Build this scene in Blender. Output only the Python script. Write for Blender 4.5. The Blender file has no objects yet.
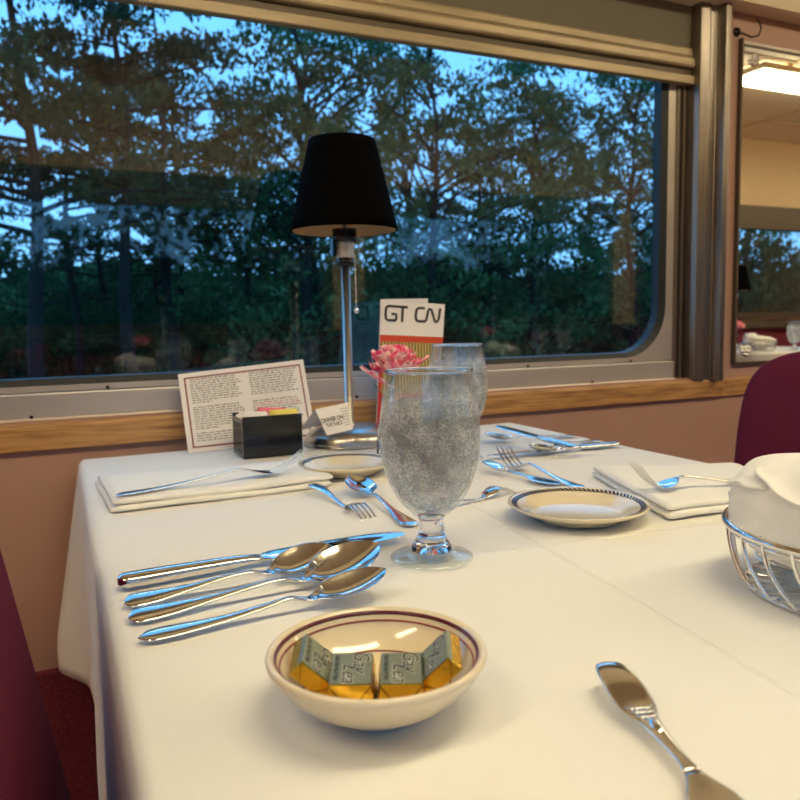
import bpy, bmesh, math, random
from mathutils import Vector, Matrix, Euler, noise as mnoise
from math import sin, cos, pi, radians, hypot, exp, atan2, sqrt

# ------------------------------------------------------------------ camera, world, lights
# axes: X along the window wall (to the right), Y towards the window wall, Z up, table top at z = 0 (metres)
S = bpy.context.scene
COL = S.collection
cam_d = bpy.data.cameras.new('camera')
cam_d.sensor_width = 36.0
cam_d.lens = 33.75
cam_d.clip_start = 0.02
cam_d.clip_end = 400
cam_d.dof.use_dof = True
cam_d.dof.focus_distance = 0.75
cam_d.dof.aperture_fstop = 10.5
cam = bpy.data.objects.new('camera', cam_d)
COL.objects.link(cam)
CX = Vector((0.910, -0.415, -0.020)).normalized()
CZ = Vector((-0.411, -0.906, 0.103)).normalized()
CY = CZ.cross(CX).normalized()
CX = CY.cross(CZ).normalized()
cam.matrix_world = Matrix(((CX.x, CY.x, CZ.x, 0.0), (CX.y, CY.y, CZ.y, 0.0), (CX.z, CY.z, CZ.z, 0.23), (0, 0, 0, 1)))
S.camera = cam

W = bpy.data.worlds.new('dusk_sky')
S.world = W
W.use_nodes = True
nt = W.node_tree
bg = nt.nodes['Background']
tc = nt.nodes.new('ShaderNodeTexCoord')
sp = nt.nodes.new('ShaderNodeSeparateXYZ')
rp = nt.nodes.new('ShaderNodeValToRGB')
nt.links.new(tc.outputs['Generated'], sp.inputs[0])
nt.links.new(sp.outputs['Z'], rp.inputs[0])
nt.links.new(rp.outputs[0], bg.inputs[0])
rp.color_ramp.elements[0].position = 0.0
rp.color_ramp.elements[0].color = (0.20, 0.43, 0.74, 1)
rp.color_ramp.elements[1].position = 0.9
rp.color_ramp.elements[1].color = (0.10, 0.36, 0.70, 1)
e_ = rp.color_ramp.elements.new(0.25)
e_.color = (0.155, 0.41, 0.80, 1)
bg.inputs[1].default_value = 2.5

S.view_settings.view_transform = 'Standard'
S.view_settings.look = 'None'
S.view_settings.gamma = 1.0
S.view_settings.use_curve_mapping = False
S.view_settings.exposure = 0.0
LAMP_COLOR = (1.0, 0.86, 0.555)
LAMP_STRENGTH = 21.5

# ------------------------------------------------------------------ materials
def srgb(r, g, b):
    return tuple(((c / 255) / 12.92 if c / 255 <= 0.04045 else ((c / 255 + 0.055) / 1.055) ** 2.4) for c in (r, g, b)) + (1,)

def mat(name, color, rough=0.5, metal=0.0, spec=0.5, bump=None, var=None, **kw):
    """bump=(scale, strength, distance); var=(scale, colour2, stretch)"""
    m = bpy.data.materials.new(name)
    m.use_nodes = True
    n = m.node_tree
    p = n.nodes['Principled BSDF']
    p.inputs['Base Color'].default_value = color
    p.inputs['Roughness'].default_value = rough
    p.inputs['Metallic'].default_value = metal
    p.inputs['Specular IOR Level'].default_value = spec
    for k, v in kw.items():
        p.inputs[k.replace('_', ' ')].default_value = v
    co = n.nodes.new('ShaderNodeTexCoord')
    if var:
        mp = n.nodes.new('ShaderNodeMapping')
        mp.inputs['Scale'].default_value = var[2] if len(var) > 2 else (1, 1, 1)
        n.links.new(co.outputs['Object'], mp.inputs[0])
        t = n.nodes.new('ShaderNodeTexNoise')
        t.inputs['Scale'].default_value = var[0]
        t.inputs['Detail'].default_value = 6
        n.links.new(mp.outputs[0], t.inputs[0])
        r = n.nodes.new('ShaderNodeValToRGB')
        r.color_ramp.elements[0].position = 0.35
        r.color_ramp.elements[1].position = 0.65
        r.color_ramp.elements[0].color = color
        r.color_ramp.elements[1].color = var[1]
        n.links.new(t.outputs[0], r.inputs[0])
        n.links.new(r.outputs[0], p.inputs['Base Color'])
    if bump:
        t = n.nodes.new('ShaderNodeTexNoise')
        t.inputs['Scale'].default_value = bump[0]
        t.inputs['Detail'].default_value = 4
        n.links.new(co.outputs['Object'], t.inputs[0])
        b = n.nodes.new('ShaderNodeBump')
        b.inputs['Strength'].default_value = bump[1]
        b.inputs['Distance'].default_value = bump[2]
        n.links.new(t.outputs[0], b.inputs['Height'])
        n.links.new(b.outputs[0], p.inputs['Normal'])
    return m

M = {}
M['cloth'] = mat('white_linen', srgb(232, 230, 226), 0.85, spec=0.2, bump=(900, 0.15, 0.0006), Sheen_Weight=0.2)
def creased(m):
    n = m.node_tree
    L_ = n.links.new
    b0 = [x for x in n.nodes if x.type == 'BUMP'][0]
    co = [x for x in n.nodes if x.type == 'TEX_COORD'][0]
    sp_ = n.nodes.new('ShaderNodeSeparateXYZ')
    L_(co.outputs['Object'], sp_.inputs[0])
    def math(op, a, b=None, v=None):
        k = n.nodes.new('ShaderNodeMath')
        k.operation = op
        L_(a, k.inputs[0])
        if b is not None:
            L_(b, k.inputs[1])
        if v is not None:
            k.inputs[1].default_value = v
        return k.outputs[0]
    def ridge(d):
        # soft ridge 5 mm wide
        q = math('MULTIPLY', math('ABSOLUTE', d), v=1 / 0.0035)
        r_ = n.nodes.new('ShaderNodeMapRange')
        r_.interpolation_type = 'SMOOTHSTEP'
        r_.inputs['From Min'].default_value = 1.0
        r_.inputs['From Max'].default_value = 0.0
        L_(q, r_.inputs[0])
        return r_.outputs[0]
    x_, y_ = sp_.outputs['X'], sp_.outputs['Y']
    l1 = math('SUBTRACT', math('SUBTRACT', x_, v=0.3546), math('MULTIPLY', y_, v=0.13))
    l2 = math('ADD', math('SUBTRACT', y_, v=0.66), math('MULTIPLY', x_, v=0.10))
    l3 = math('ADD', math('SUBTRACT', y_, v=1.02), math('MULTIPLY', x_, v=0.03))
    t_ = math('ADD', math('ADD', ridge(l1), ridge(l2)), ridge(l3))
    w_ = n.nodes.new('ShaderNodeTexNoise')
    w_.inputs['Scale'].default_value = 7
    w_.inputs['Detail'].default_value = 3
    L_(co.outputs['Object'], w_.inputs[0])
    t_ = math('ADD', t_, math('MULTIPLY', w_.outputs[0], v=2.2))
    b1 = n.nodes.new('ShaderNodeBump')
    b1.inputs['Distance'].default_value = 0.0010
    b1.inputs['Strength'].default_value = 1.0
    L_(t_, b1.inputs['Height'])
    L_(b0.outputs[0], b1.inputs['Normal'])
    L_(b1.outputs[0], n.nodes['Principled BSDF'].inputs['Normal'])
    return m
M['creased'] = creased(mat('creased_white_linen', srgb(232, 230, 226), 0.85, spec=0.2, bump=(900, 0.15, 0.0006), Sheen_Weight=0.2))
M['napkin'] = mat('white_napkin', srgb(238, 236, 232), 0.85, spec=0.2, bump=(700, 0.15, 0.0006))
M['steel'] = mat('polished_steel', (0.74, 0.74, 0.74, 1), 0.09, 1.0)
M['blade'] = mat('mirror_steel', (0.78, 0.78, 0.78, 1), 0.06, 1.0)
M['chrome'] = mat('chrome', (0.8, 0.8, 0.8, 1), 0.07, 1.0)
M['brushed'] = mat('brushed_nickel', (0.55, 0.53, 0.50, 1), 0.28, 1.0)
M['frame'] = mat('brushed_aluminium', srgb(206, 196, 188), 0.38, 0.6, var=(3, srgb(194, 184, 176), (1, 1, 5)))
M['post'] = mat('stainless_post', srgb(150, 140, 130), 0.3, 0.9, var=(9, srgb(125, 116, 108), (6, 6, 0.6)))
M['track'] = mat('dull_track_metal', srgb(120, 108, 98), 0.45, 0.7)
M['gasket'] = mat('black_rubber', (0.008, 0.009, 0.01, 1), 0.5)
M['pink'] = mat('dusty_pink_laminate', srgb(180, 142, 126), 0.5, var=(3, srgb(172, 134, 118)), bump=(120, 0.15, 0.001))
M['tan'] = mat('cream_wall_panel', srgb(214, 184, 140), 0.45)
M['cream'] = mat('cream_ceiling_panel', srgb(236, 222, 190), 0.45)
M['bronze'] = mat('bronze_trim', srgb(90, 78, 66), 0.45, 0.4)
M['maroon'] = mat('maroon_upholstery', srgb(106, 36, 58), 0.95, spec=0.1, var=(700, srgb(92, 30, 50)), bump=(900, 0.5, 0.001))
M['carpet'] = mat('maroon_carpet', srgb(134, 60, 70), 1.0, spec=0.05, var=(180, srgb(106, 46, 58)), bump=(300, 0.8, 0.004))
M['blind'] = mat('grey_blind_fabric', srgb(112, 106, 92), 0.8, bump=(300, 0.3, 0.001))
M['rail'] = mat('blind_rail', srgb(176, 158, 128), 0.4, 0.3, var=(4, srgb(150, 134, 108), (1, 12, 12)))
M['china'] = mat('cream_china', srgb(226, 212, 182), 0.12, Coat_Weight=0.5)
M['black_plastic'] = mat('glossy_black_plastic', (0.008, 0.009, 0.012, 1), 0.12)
M['shade'] = mat('black_pleated_fabric', (0.0022, 0.0021, 0.0024, 1), 0.9, spec=0.03)
M['lining'] = mat('cream_shade_lining', srgb(190, 160, 120), 0.8)
M['paper'] = mat('white_card', srgb(236, 230, 230), 0.6)
M['mauve'] = mat('mauve_border', srgb(140, 84, 92), 0.6)
M['ink'] = mat('dark_ink', srgb(50, 46, 50), 0.6)
M['redink'] = mat('red_ink', srgb(170, 50, 60), 0.6)
M['orange'] = mat('red_orange_print', srgb(205, 72, 38), 0.5)
M['red'] = mat('red_print', srgb(190, 40, 34), 0.5)
M['yellowpaper'] = mat('yellow_sachet', srgb(236, 222, 110), 0.5)
M['pinkpaper'] = mat('pink_sachet', srgb(236, 110, 140), 0.5)
M['gold'] = mat('gold_foil', srgb(214, 168, 50), 0.25, 0.9, bump=(160, 0.5, 0.002))
M['silver'] = mat('silver_green_foil', srgb(150, 158, 138), 0.35, 0.6, bump=(120, 0.3, 0.001))
M['label_ink'] = mat('dark_label_ink', srgb(40, 50, 52), 0.5)
M['label_white'] = mat('pale_label_ink', srgb(220, 220, 205), 0.5)
M['plumstripe'] = mat('plum_glaze', srgb(92, 30, 48), 0.15)
M['redstripe'] = mat('red_glaze', srgb(140, 52, 50), 0.15)
M['stem'] = mat('stem_green', srgb(70, 120, 60), 0.5)
M['bark'] = mat('bark', srgb(42, 34, 29), 0.95, var=(6, srgb(26, 21, 18), (3, 3, 0.5)))
M['ground'] = mat('forest_floor', srgb(70, 78, 50), 1.0, var=(0.6, srgb(40, 50, 30)))
M['mirror'] = mat('mirror_silvering', (0.86, 0.87, 0.85, 1), 0.01, 1.0)
M['crystal'] = mat('clear_rosette', (0.9, 0.9, 0.9, 1), 0.1, 0.6)
M['darkmetal'] = mat('dark_hook_metal', (0.03, 0.02, 0.015, 1), 0.3, 0.8)

def wood():
    m = bpy.data.materials.new('oak')
    m.use_nodes = True
    n = m.node_tree
    p = n.nodes['Principled BSDF']
    p.inputs['Roughness'].default_value = 0.38
    co = n.nodes.new('ShaderNodeTexCoord')
    mp = n.nodes.new('ShaderNodeMapping')
    mp.inputs['Scale'].default_value = (3, 45, 45)
    n.links.new(co.outputs['Object'], mp.inputs[0])
    t = n.nodes.new('ShaderNodeTexNoise')
    t.inputs['Scale'].default_value = 3.0
    t.inputs['Detail'].default_value = 8
    t.inputs['Distortion'].default_value = 0.4
    n.links.new(mp.outputs[0], t.inputs[0])
    r = n.nodes.new('ShaderNodeValToRGB')
    r.color_ramp.elements[0].position = 0.32
    r.color_ramp.elements[1].position = 0.62
    r.color_ramp.elements[0].color = srgb(138, 94, 54)
    r.color_ramp.elements[1].color = srgb(192, 146, 92)
    n.links.new(t.outputs[0], r.inputs[0])
    n.links.new(r.outputs[0], p.inputs['Base Color'])
    return m
M['oak'] = wood()

def window_glass():
    m = bpy.data.materials.new('window_glass')
    m.use_nodes = True
    n = m.node_tree
    n.nodes.remove(n.nodes['Principled BSDF'])
    out = n.nodes['Material Output']
    tr = n.nodes.new('ShaderNodeBsdfTransparent')
    tr.inputs[0].default_value = (0.84, 0.94, 0.96, 1)
    gl = n.nodes.new('ShaderNodeBsdfGlossy')
    gl.inputs['Roughness'].default_value = 0.02
    gl.inputs[0].default_value = (1, 1, 1, 1)
    fr = n.nodes.new('ShaderNodeFresnel')
    fr.inputs[0].default_value = 1.8
    ge = n.nodes.new('ShaderNodeNewGeometry')
    su = n.nodes.new('ShaderNodeMath')
    su.operation = 'SUBTRACT'
    su.inputs[0].default_value = 1.0
    n.links.new(ge.outputs['Backfacing'], su.inputs[1])
    mu = n.nodes.new('ShaderNodeMath')
    mu.operation = 'MULTIPLY'
    n.links.new(fr.outputs[0], mu.inputs[0])
    n.links.new(su.outputs[0], mu.inputs[1])
    mx = n.nodes.new('ShaderNodeMixShader')
    n.links.new(mu.outputs[0], mx.inputs[0])
    n.links.new(tr.outputs[0], mx.inputs[1])
    n.links.new(gl.outputs[0], mx.inputs[2])
    n.links.new(mx.outputs[0], out.inputs[0])
    return m
M['window_glass'] = window_glass()

def glass(name, color, rough, ior, condensation=None):
    m = bpy.data.materials.new(name)
    m.use_nodes = True
    n = m.node_tree
    p = n.nodes['Principled BSDF']
    p.inputs['Base Color'].default_value = color
    p.inputs['Transmission Weight'].default_value = 1.0
    p.inputs['Roughness'].default_value = rough
    p.inputs['IOR'].default_value = ior
    if condensation:
        z0, z1 = condensation
        co = n.nodes.new('ShaderNodeTexCoord')
        sep = n.nodes.new('ShaderNodeSeparateXYZ')
        n.links.new(co.outputs['Object'], sep.inputs[0])
        mr = n.nodes.new('ShaderNodeMapRange')
        mr.inputs['From Min'].default_value = z0
        mr.inputs['From Max'].default_value = z0 + 0.01
        mr2 = n.nodes.new('ShaderNodeMapRange')
        mr2.inputs['From Min'].default_value = z1
        mr2.inputs['From Max'].default_value = z1 - 0.012
        n.links.new(sep.outputs['Z'], mr.inputs[0])
        n.links.new(sep.outputs['Z'], mr2.inputs[0])
        mul = n.nodes.new('ShaderNodeMath')
        mul.operation = 'MULTIPLY'
        n.links.new(mr.outputs[0], mul.inputs[0])
        n.links.new(mr2.outputs[0], mul.inputs[1])
        v = n.nodes.new('ShaderNodeTexVoronoi')
        v.inputs['Scale'].default_value = 330
        n.links.new(co.outputs['Object'], v.inputs[0])
        v2 = n.nodes.new('ShaderNodeTexNoise')
        v2.inputs['Scale'].default_value = 130
        v2.inputs['Detail'].default_value = 5
        n.links.new(co.outputs['Object'], v2.inputs[0])
        ad = n.nodes.new('ShaderNodeMath')
        ad.operation = 'ADD'
        n.links.new(v.outputs[0], ad.inputs[0])
        n.links.new(v2.outputs[0], ad.inputs[1])
        b = n.nodes.new('ShaderNodeBump')
        b.inputs['Distance'].default_value = 0.0008
        st = n.nodes.new('ShaderNodeMath')
        st.operation = 'MULTIPLY'
        st.inputs[1].default_value = 0.8
        n.links.new(mul.outputs[0], st.inputs[0])
        n.links.new(st.outputs[0], b.inputs['Strength'])
        n.links.new(ad.outputs[0], b.inputs['Height'])
        n.links.new(b.outputs[0], p.inputs['Normal'])
        rg = n.nodes.new('ShaderNodeMath')
        rg.operation = 'MULTIPLY'
        rg.inputs[1].default_value = 0.02
        n.links.new(mul.outputs[0], rg.inputs[0])
        n.links.new(rg.outputs[0], p.inputs['Roughness'])
    return m
def thin_wall(m, f):
    """thin glass lets part of the light straight through"""
    n = m.node_tree
    p = n.nodes['Principled BSDF']
    tr = n.nodes.new('ShaderNodeBsdfTransparent')
    tr.inputs[0].default_value = (0.98, 0.99, 0.99, 1)
    mx = n.nodes.new('ShaderNodeMixShader')
    mx.inputs[0].default_value = f
    n.links.new(p.outputs[0], mx.inputs[1])
    n.links.new(tr.outputs[0], mx.inputs[2])
    n.links.new(mx.outputs[0], n.nodes['Material Output'].inputs[0])
    return m
def goblet_wall(condensed):
    """thin-walled glass: clear with a Fresnel shine; the bowl carries a film of tiny condensation drops"""
    m = bpy.data.materials.new('goblet_wall_glass')
    m.use_nodes = True
    n = m.node_tree
    L_ = n.links.new
    n.nodes.remove(n.nodes['Principled BSDF'])
    out = n.nodes['Material Output']
    tr = n.nodes.new('ShaderNodeBsdfTransparent')
    tr.inputs[0].default_value = (0.935, 0.955, 0.96, 1)
    gl = n.nodes.new('ShaderNodeBsdfGlossy')
    gl.inputs['Roughness'].default_value = 0.02
    fr = n.nodes.new('ShaderNodeFresnel')
    fr.inputs[0].default_value = 1.95
    ge = n.nodes.new('ShaderNodeNewGeometry')
    su = n.nodes.new('ShaderNodeMath')
    su.operation = 'SUBTRACT'
    su.inputs[0].default_value = 1.0
    L_(ge.outputs['Backfacing'], su.inputs[1])
    mu = n.nodes.new('ShaderNodeMath')
    mu.operation = 'MULTIPLY'
    L_(fr.outputs[0], mu.inputs[0])
    L_(su.outputs[0], mu.inputs[1])
    mx = n.nodes.new('ShaderNodeMixShader')
    L_(mu.outputs[0], mx.inputs[0])
    L_(tr.outputs[0], mx.inputs[1])
    L_(gl.outputs[0], mx.inputs[2])
    L_(mx.outputs[0], out.inputs[0])
    if condensed:
        co = n.nodes.new('ShaderNodeTexCoord')
        sep = n.nodes.new('ShaderNodeSeparateXYZ')
        L_(co.outputs['Object'], sep.inputs[0])
        ramps = []
        for a, b_ in ((0.046, 0.060), (0.186, 0.152)):
            mr = n.nodes.new('ShaderNodeMapRange')
            mr.inputs['From Min'].default_value = a
            mr.inputs['From Max'].default_value = b_
            L_(sep.outputs['Z'], mr.inputs[0])
            ramps.append(mr.outputs[0])
        t = n.nodes.new('ShaderNodeTexNoise')
        t.inputs['Scale'].default_value = 520
        t.inputs['Detail'].default_value = 3
        L_(co.outputs['Object'], t.inputs[0])
        t2 = n.nodes.new('ShaderNodeTexNoise')
        t2.inputs['Scale'].default_value = 55
        t2.inputs['Detail'].default_value = 3
        L_(co.outputs['Object'], t2.inputs[0])
        ad = n.nodes.new('ShaderNodeMath')
        ad.operation = 'ADD'
        L_(t.outputs[0], ad.inputs[0])
        L_(t2.outputs[0], ad.inputs[1])
        th = n.nodes.new('ShaderNodeMapRange')
        th.inputs['From Min'].default_value = 0.80
        th.inputs['From Max'].default_value = 1.22
        th.inputs['To Min'].default_value = 0.14
        th.inputs['To Max'].default_value = 0.74
        L_(ad.outputs[0], th.inputs[0])
        k1 = n.nodes.new('ShaderNodeMath')
        k1.operation = 'MULTIPLY'
        L_(ramps[0], k1.inputs[0])
        L_(ramps[1], k1.inputs[1])
        k2 = n.nodes.new('ShaderNodeMath')
        k2.operation = 'MULTIPLY'
        L_(k1.outputs[0], k2.inputs[0])
        L_(th.outputs[0], k2.inputs[1])
        k3 = n.nodes.new('ShaderNodeMath')
        k3.operation = 'MULTIPLY'
        L_(k2.outputs[0], k3.inputs[0])
        L_(su.outputs[0], k3.inputs[1])
        df = n.nodes.new('ShaderNodeBsdfDiffuse')
        df.inputs[0].default_value = (0.85, 0.87, 0.87, 1)
        tl = n.nodes.new('ShaderNodeBsdfTranslucent')
        tl.inputs[0].default_value = (0.92, 0.93, 0.93, 1)
        dm = n.nodes.new('ShaderNodeMixShader')
        dm.inputs[0].default_value = 0.6
        L_(df.outputs[0], dm.inputs[1])
        L_(tl.outputs[0], dm.inputs[2])
        fx = n.nodes.new('ShaderNodeMixShader')
        L_(k3.outputs[0], fx.inputs[0])
        L_(mx.outputs[0], fx.inputs[1])
        L_(dm.outputs[0], fx.inputs[2])
        L_(fx.outputs[0], out.inputs[0])
    return m
M['goblet_bowl'] = goblet_wall(True)
M['goblet_foot'] = goblet_wall(False)
M['clear'] = glass('clear_glass', (1, 1, 1, 1), 0.0, 1.45)
M['water'] = thin_wall(glass('water', (0.99, 1, 1, 1), 0.0, 1.33), 0.6)

def ice_mat():
    m = mat('cloudy_ice', (0.95, 0.97, 1, 1), 0.12, IOR=1.3, bump=(220, 1.0, 0.004))
    p = m.node_tree.nodes['Principled BSDF']
    p.inputs['Transmission Weight'].default_value = 0.35
    return m
M['ice'] = ice_mat()

def leaf_mat(name, c1, c2, scale=0.6):
    m = bpy.data.materials.new(name)
    m.use_nodes = True
    n = m.node_tree
    n.nodes.remove(n.nodes['Principled BSDF'])
    out = n.nodes['Material Output']
    co = n.nodes.new('ShaderNodeTexCoord')
    t = n.nodes.new('ShaderNodeTexNoise')
    t.inputs['Scale'].default_value = scale
    n.links.new(co.outputs['Object'], t.inputs[0])
    r = n.nodes.new('ShaderNodeValToRGB')
    r.color_ramp.elements[0].color = c1
    r.color_ramp.elements[1].color = c2
    r.color_ramp.elements[0].position = 0.4
    r.color_ramp.elements[1].position = 0.6
    n.links.new(t.outputs[0], r.inputs[0])
    d = n.nodes.new('ShaderNodeBsdfDiffuse')
    tl = n.nodes.new('ShaderNodeBsdfTranslucent')
    n.links.new(r.outputs[0], d.inputs[0])
    n.links.new(r.outputs[0], tl.inputs[0])
    mx = n.nodes.new('ShaderNodeMixShader')
    mx.inputs[0].default_value = 0.3
    n.links.new(d.outputs[0], mx.inputs[1])
    n.links.new(tl.outputs[0], mx.inputs[2])
    n.links.new(mx.outputs[0], out.inputs[0])
    return m
M['needles'] = leaf_mat('pine_needles', srgb(54, 70, 50), srgb(72, 88, 58))
M['leaves'] = leaf_mat('broad_leaves', srgb(62, 88, 58), srgb(88, 108, 68))
M['bush'] = leaf_mat('bush_leaves', srgb(50, 72, 48), srgb(76, 92, 60))

def petal_mat():
    m = bpy.data.materials.new('pink_flecked_petal')
    m.use_nodes = True
    n = m.node_tree
    p = n.nodes['Principled BSDF']
    p.inputs['Roughness'].default_value = 0.6
    co = n.nodes.new('ShaderNodeTexCoord')
    t = n.nodes.new('ShaderNodeTexNoise')
    t.inputs['Scale'].default_value = 60
    t.inputs['Detail'].default_value = 4
    n.links.new(co.outputs['Object'], t.inputs[0])
    r = n.nodes.new('ShaderNodeValToRGB')
    r.color_ramp.elements[0].position = 0.42
    r.color_ramp.elements[1].position = 0.58
    r.color_ramp.elements[0].color = srgb(238, 60, 120)
    r.color_ramp.elements[1].color = srgb(252, 205, 205)
    n.links.new(t.outputs[0], r.inputs[0])
    n.links.new(r.outputs[0], p.inputs['Base Color'])
    p.inputs['Subsurface Weight'].default_value = 0.15
    p.inputs['Subsurface Radius'].default_value = (0.004, 0.002, 0.002)
    return m
M['petal'] = petal_mat()

def emit(name, color, strength):
    m = bpy.data.materials.new(name)
    m.use_nodes = True
    n = m.node_tree
    n.nodes.remove(n.nodes['Principled BSDF'])
    e = n.nodes.new('ShaderNodeEmission')
    e.inputs[0].default_value = color + (1,)
    e.inputs[1].default_value = strength
    n.links.new(e.outputs[0], n.nodes['Material Output'].inputs[0])
    return m
M['lamp_glow'] = emit('warm_diffuser', LAMP_COLOR, LAMP_STRENGTH)

def stripes_mat():
    m = bpy.data.materials.new('gold_striped_print')
    m.use_nodes = True
    n = m.node_tree
    p = n.nodes['Principled BSDF']
    p.inputs['Roughness'].default_value = 0.5
    co = n.nodes.new('ShaderNodeTexCoord')
    w = n.nodes.new('ShaderNodeTexWave')
    w.bands_direction = 'X'
    w.inputs['Scale'].default_value = 48
    w.inputs['Distortion'].default_value = 1.5
    n.links.new(co.outputs['Object'], w.inputs[0])
    r = n.nodes.new('ShaderNodeValToRGB')
    r.color_ramp.elements[0].color = srgb(96, 78, 44)
    r.color_ramp.elements[1].color = srgb(206, 184, 110)
    n.links.new(w.outputs[0], r.inputs[0])
    n.links.new(r.outputs[0], p.inputs['Base Color'])
    return m
M['goldstripe'] = stripes_mat()

# ------------------------------------------------------------------ helpers
def obj(name, verts, faces, m, parent=None, smooth=False, loc=None):
    me = bpy.data.meshes.new(name)
    me.from_pydata([tuple(v) for v in verts], [], faces)
    me.update()
    if smooth:
        me.polygons.foreach_set('use_smooth', [True] * len(me.polygons))
    o = bpy.data.objects.new(name, me)
    me.materials.append(M[m] if isinstance(m, str) else m)
    COL.objects.link(o)
    if parent:
        o.parent = parent
    if loc:
        o.location = loc
    return o

def tag(o, label, cat, group=None, kind=None):
    o['label'] = label
    o['category'] = cat
    if group:
        o['group'] = group
    if kind:
        o['kind'] = kind
    return o

def structure(o):
    o['kind'] = 'structure'
    return o

def empty(name, loc=(0, 0, 0), rz=0.0, label=None, cat=None, group=None):
    o = bpy.data.objects.new(name, None)
    o.empty_display_size = 0.05
    COL.objects.link(o)
    o.location = loc
    o.rotation_euler = (0, 0, rz)
    if label:
        tag(o, label, cat, group)
    return o

class B:
    """collects geometry for ONE mesh object"""
    def __init__(s):
        s.v = []
        s.f = []
    def add(s, v, f, mtx=None):
        n = len(s.v)
        s.v += [(mtx @ Vector(p)) if mtx else Vector(p) for p in v]
        s.f += [tuple(i + n for i in q) for q in f]
        return s
    def box(s, x0, x1, y0, y1, z0, z1, mtx=None):
        v = [(x0, y0, z0), (x1, y0, z0), (x1, y1, z0), (x0, y1, z0), (x0, y0, z1), (x1, y0, z1), (x1, y1, z1), (x0, y1, z1)]
        f = [(3, 2, 1, 0), (4, 5, 6, 7), (0, 1, 5, 4), (1, 2, 6, 5), (2, 3, 7, 6), (3, 0, 4, 7)]
        return s.add(v, f, mtx)
    def rings(s, rings, cap=True, closed=True, mtx=None):
        n = len(rings[0])
        v = [p for r in rings for p in r]
        f = []
        for i in range(len(rings) - 1):
            for j in range(n if closed else n - 1):
                k = (j + 1) % n
                f.append((i * n + j, i * n + k, (i + 1) * n + k, (i + 1) * n + j))
        if cap:
            f.append(tuple(range(n))[::-1])
            f.append(tuple((len(rings) - 1) * n + j for j in range(n)))
        return s.add(v, f, mtx)
    def lathe(s, prof, seg=48, mtx=None, closed=False, fn=None):
        """prof: list of (r, z); closed joins last to first"""
        v = []
        f = []
        for (r, z) in prof:
            for j in range(seg):
                a = 2 * pi * j / seg
                rr = r * (fn(a, z) if fn else 1.0)
                v.append((rr * cos(a), rr * sin(a), z))
        m = len(prof)
        for i in range(m if closed else m - 1):
            i2 = (i + 1) % m
            for j in range(seg):
                k = (j + 1) % seg
                f.append((i * seg + j, i * seg + k, i2 * seg + k, i2 * seg + j))
        return s.add(v, f, mtx)
    def tube(s, pts, r, seg=8, closed=False, mtx=None):
        pts = [Vector(p) for p in pts]
        n = len(pts)
        rings = []
        up = None
        for i, p in enumerate(pts):
            a = pts[(i - 1) % n] if (closed or i > 0) else p
            b = pts[(i + 1) % n] if (closed or i < n - 1) else p
            t = (b - a).normalized()
            if up is None:
                up = Vector((0, 0, 1)) if abs(t.z) < 0.9 else Vector((1, 0, 0))
            u = (up - t * up.dot(t)).normalized()
            w = t.cross(u)
            up = u
            rr = r[i] if isinstance(r, (list, tuple)) else r
            rings.append([p + (u * cos(2 * pi * j / seg) + w * sin(2 * pi * j / seg)) * rr for j in range(seg)])
        if closed:
            rings.append(rings[0])
        return s.rings(rings, cap=not closed, mtx=mtx)
    def build(s, name, m, parent=None, smooth=False, loc=None):
        return obj(name, s.v, s.f, m, parent, smooth, loc)

def bevel(o, w, seg=2):
    md = o.modifiers.new('bevel', 'BEVEL')
    md.width = w
    md.segments = seg
    md.limit_method = 'ANGLE'
    md.angle_limit = radians(40)
    return o

def dup(o, loc=None, rz=None, label=None, group=None, parent=None, scale=None):
    c = o.copy()
    COL.objects.link(c)
    if parent:
        c.parent = parent
    if loc is not None:
        c.location = loc
    if rz is not None:
        c.rotation_euler = (c.rotation_euler[0], c.rotation_euler[1], rz)
    if scale is not None:
        c.scale = (scale,) * 3 if isinstance(scale, (int, float)) else scale
    if label:
        c['label'] = label
    if group:
        c['group'] = group
    for ch in [k for k in bpy.data.objects if k.parent == o]:
        dup(ch, parent=c)
    return c

def text_on(name, body, size, mtx, m, parent, extrude=0.0, shear=0.0, bold=0.0):
    cu = bpy.data.curves.new(name, 'FONT')
    cu.body = body
    cu.size = size
    cu.extrude = extrude
    cu.shear = shear
    cu.offset = bold
    cu.align_x = 'CENTER'
    cu.align_y = 'CENTER'
    t = bpy.data.objects.new(name, cu)
    COL.objects.link(t)
    dg = bpy.context.evaluated_depsgraph_get()
    me = bpy.data.meshes.new_from_object(t.evaluated_get(dg))
    bpy.data.objects.remove(t)
    me.transform(mtx)
    me.materials.clear()
    me.materials.append(M[m])
    o = bpy.data.objects.new(name, me)
    COL.objects.link(o)
    o.parent = parent
    return o

def frame_from(o, ex, ey):
    """matrix with origin o and x,y axes ex, ey"""
    ex = Vector(ex).normalized()
    ey = Vector(ey)
    ey = (ey - ex * ey.dot(ex)).normalized()
    ez = ex.cross(ey)
    m = Matrix.Identity(4)
    for i, a in enumerate((ex, ey, ez)):
        for j in range(3):
            m[j][i] = a[j]
    m.translation = Vector(o)
    return m

# ------------------------------------------------------------------ the setting
WY = 1.46         # pink wall face on the window side
OY = -1.00        # opposite wall face
XL, XR = -1.9, 7.6
FZ = -0.74
CZH = 1.46

structure(B().box(XL, XR, OY - 0.1, WY + 0.1, FZ - 0.06, FZ).build('floor', 'carpet'))
# ceiling with shallow longitudinal panels
cb = B().box(XL, XR, OY - 0.1, WY + 0.1, CZH, CZH + 0.06)
structure(cb.build('ceiling', 'cream'))
tb = B()
for k in range(12):
    x = XL + 0.6 + k * 0.78
    tb.box(x - 0.012, x + 0.012, OY, WY, CZH - 0.006, CZH + 0.0)
for y in (-0.62, 0.23, 1.07):
    tb.box(XL, XR, y - 0.012, y + 0.012, CZH - 0.005, CZH + 0.0)
structure(tb.build('trim_1', 'tan'))

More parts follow.
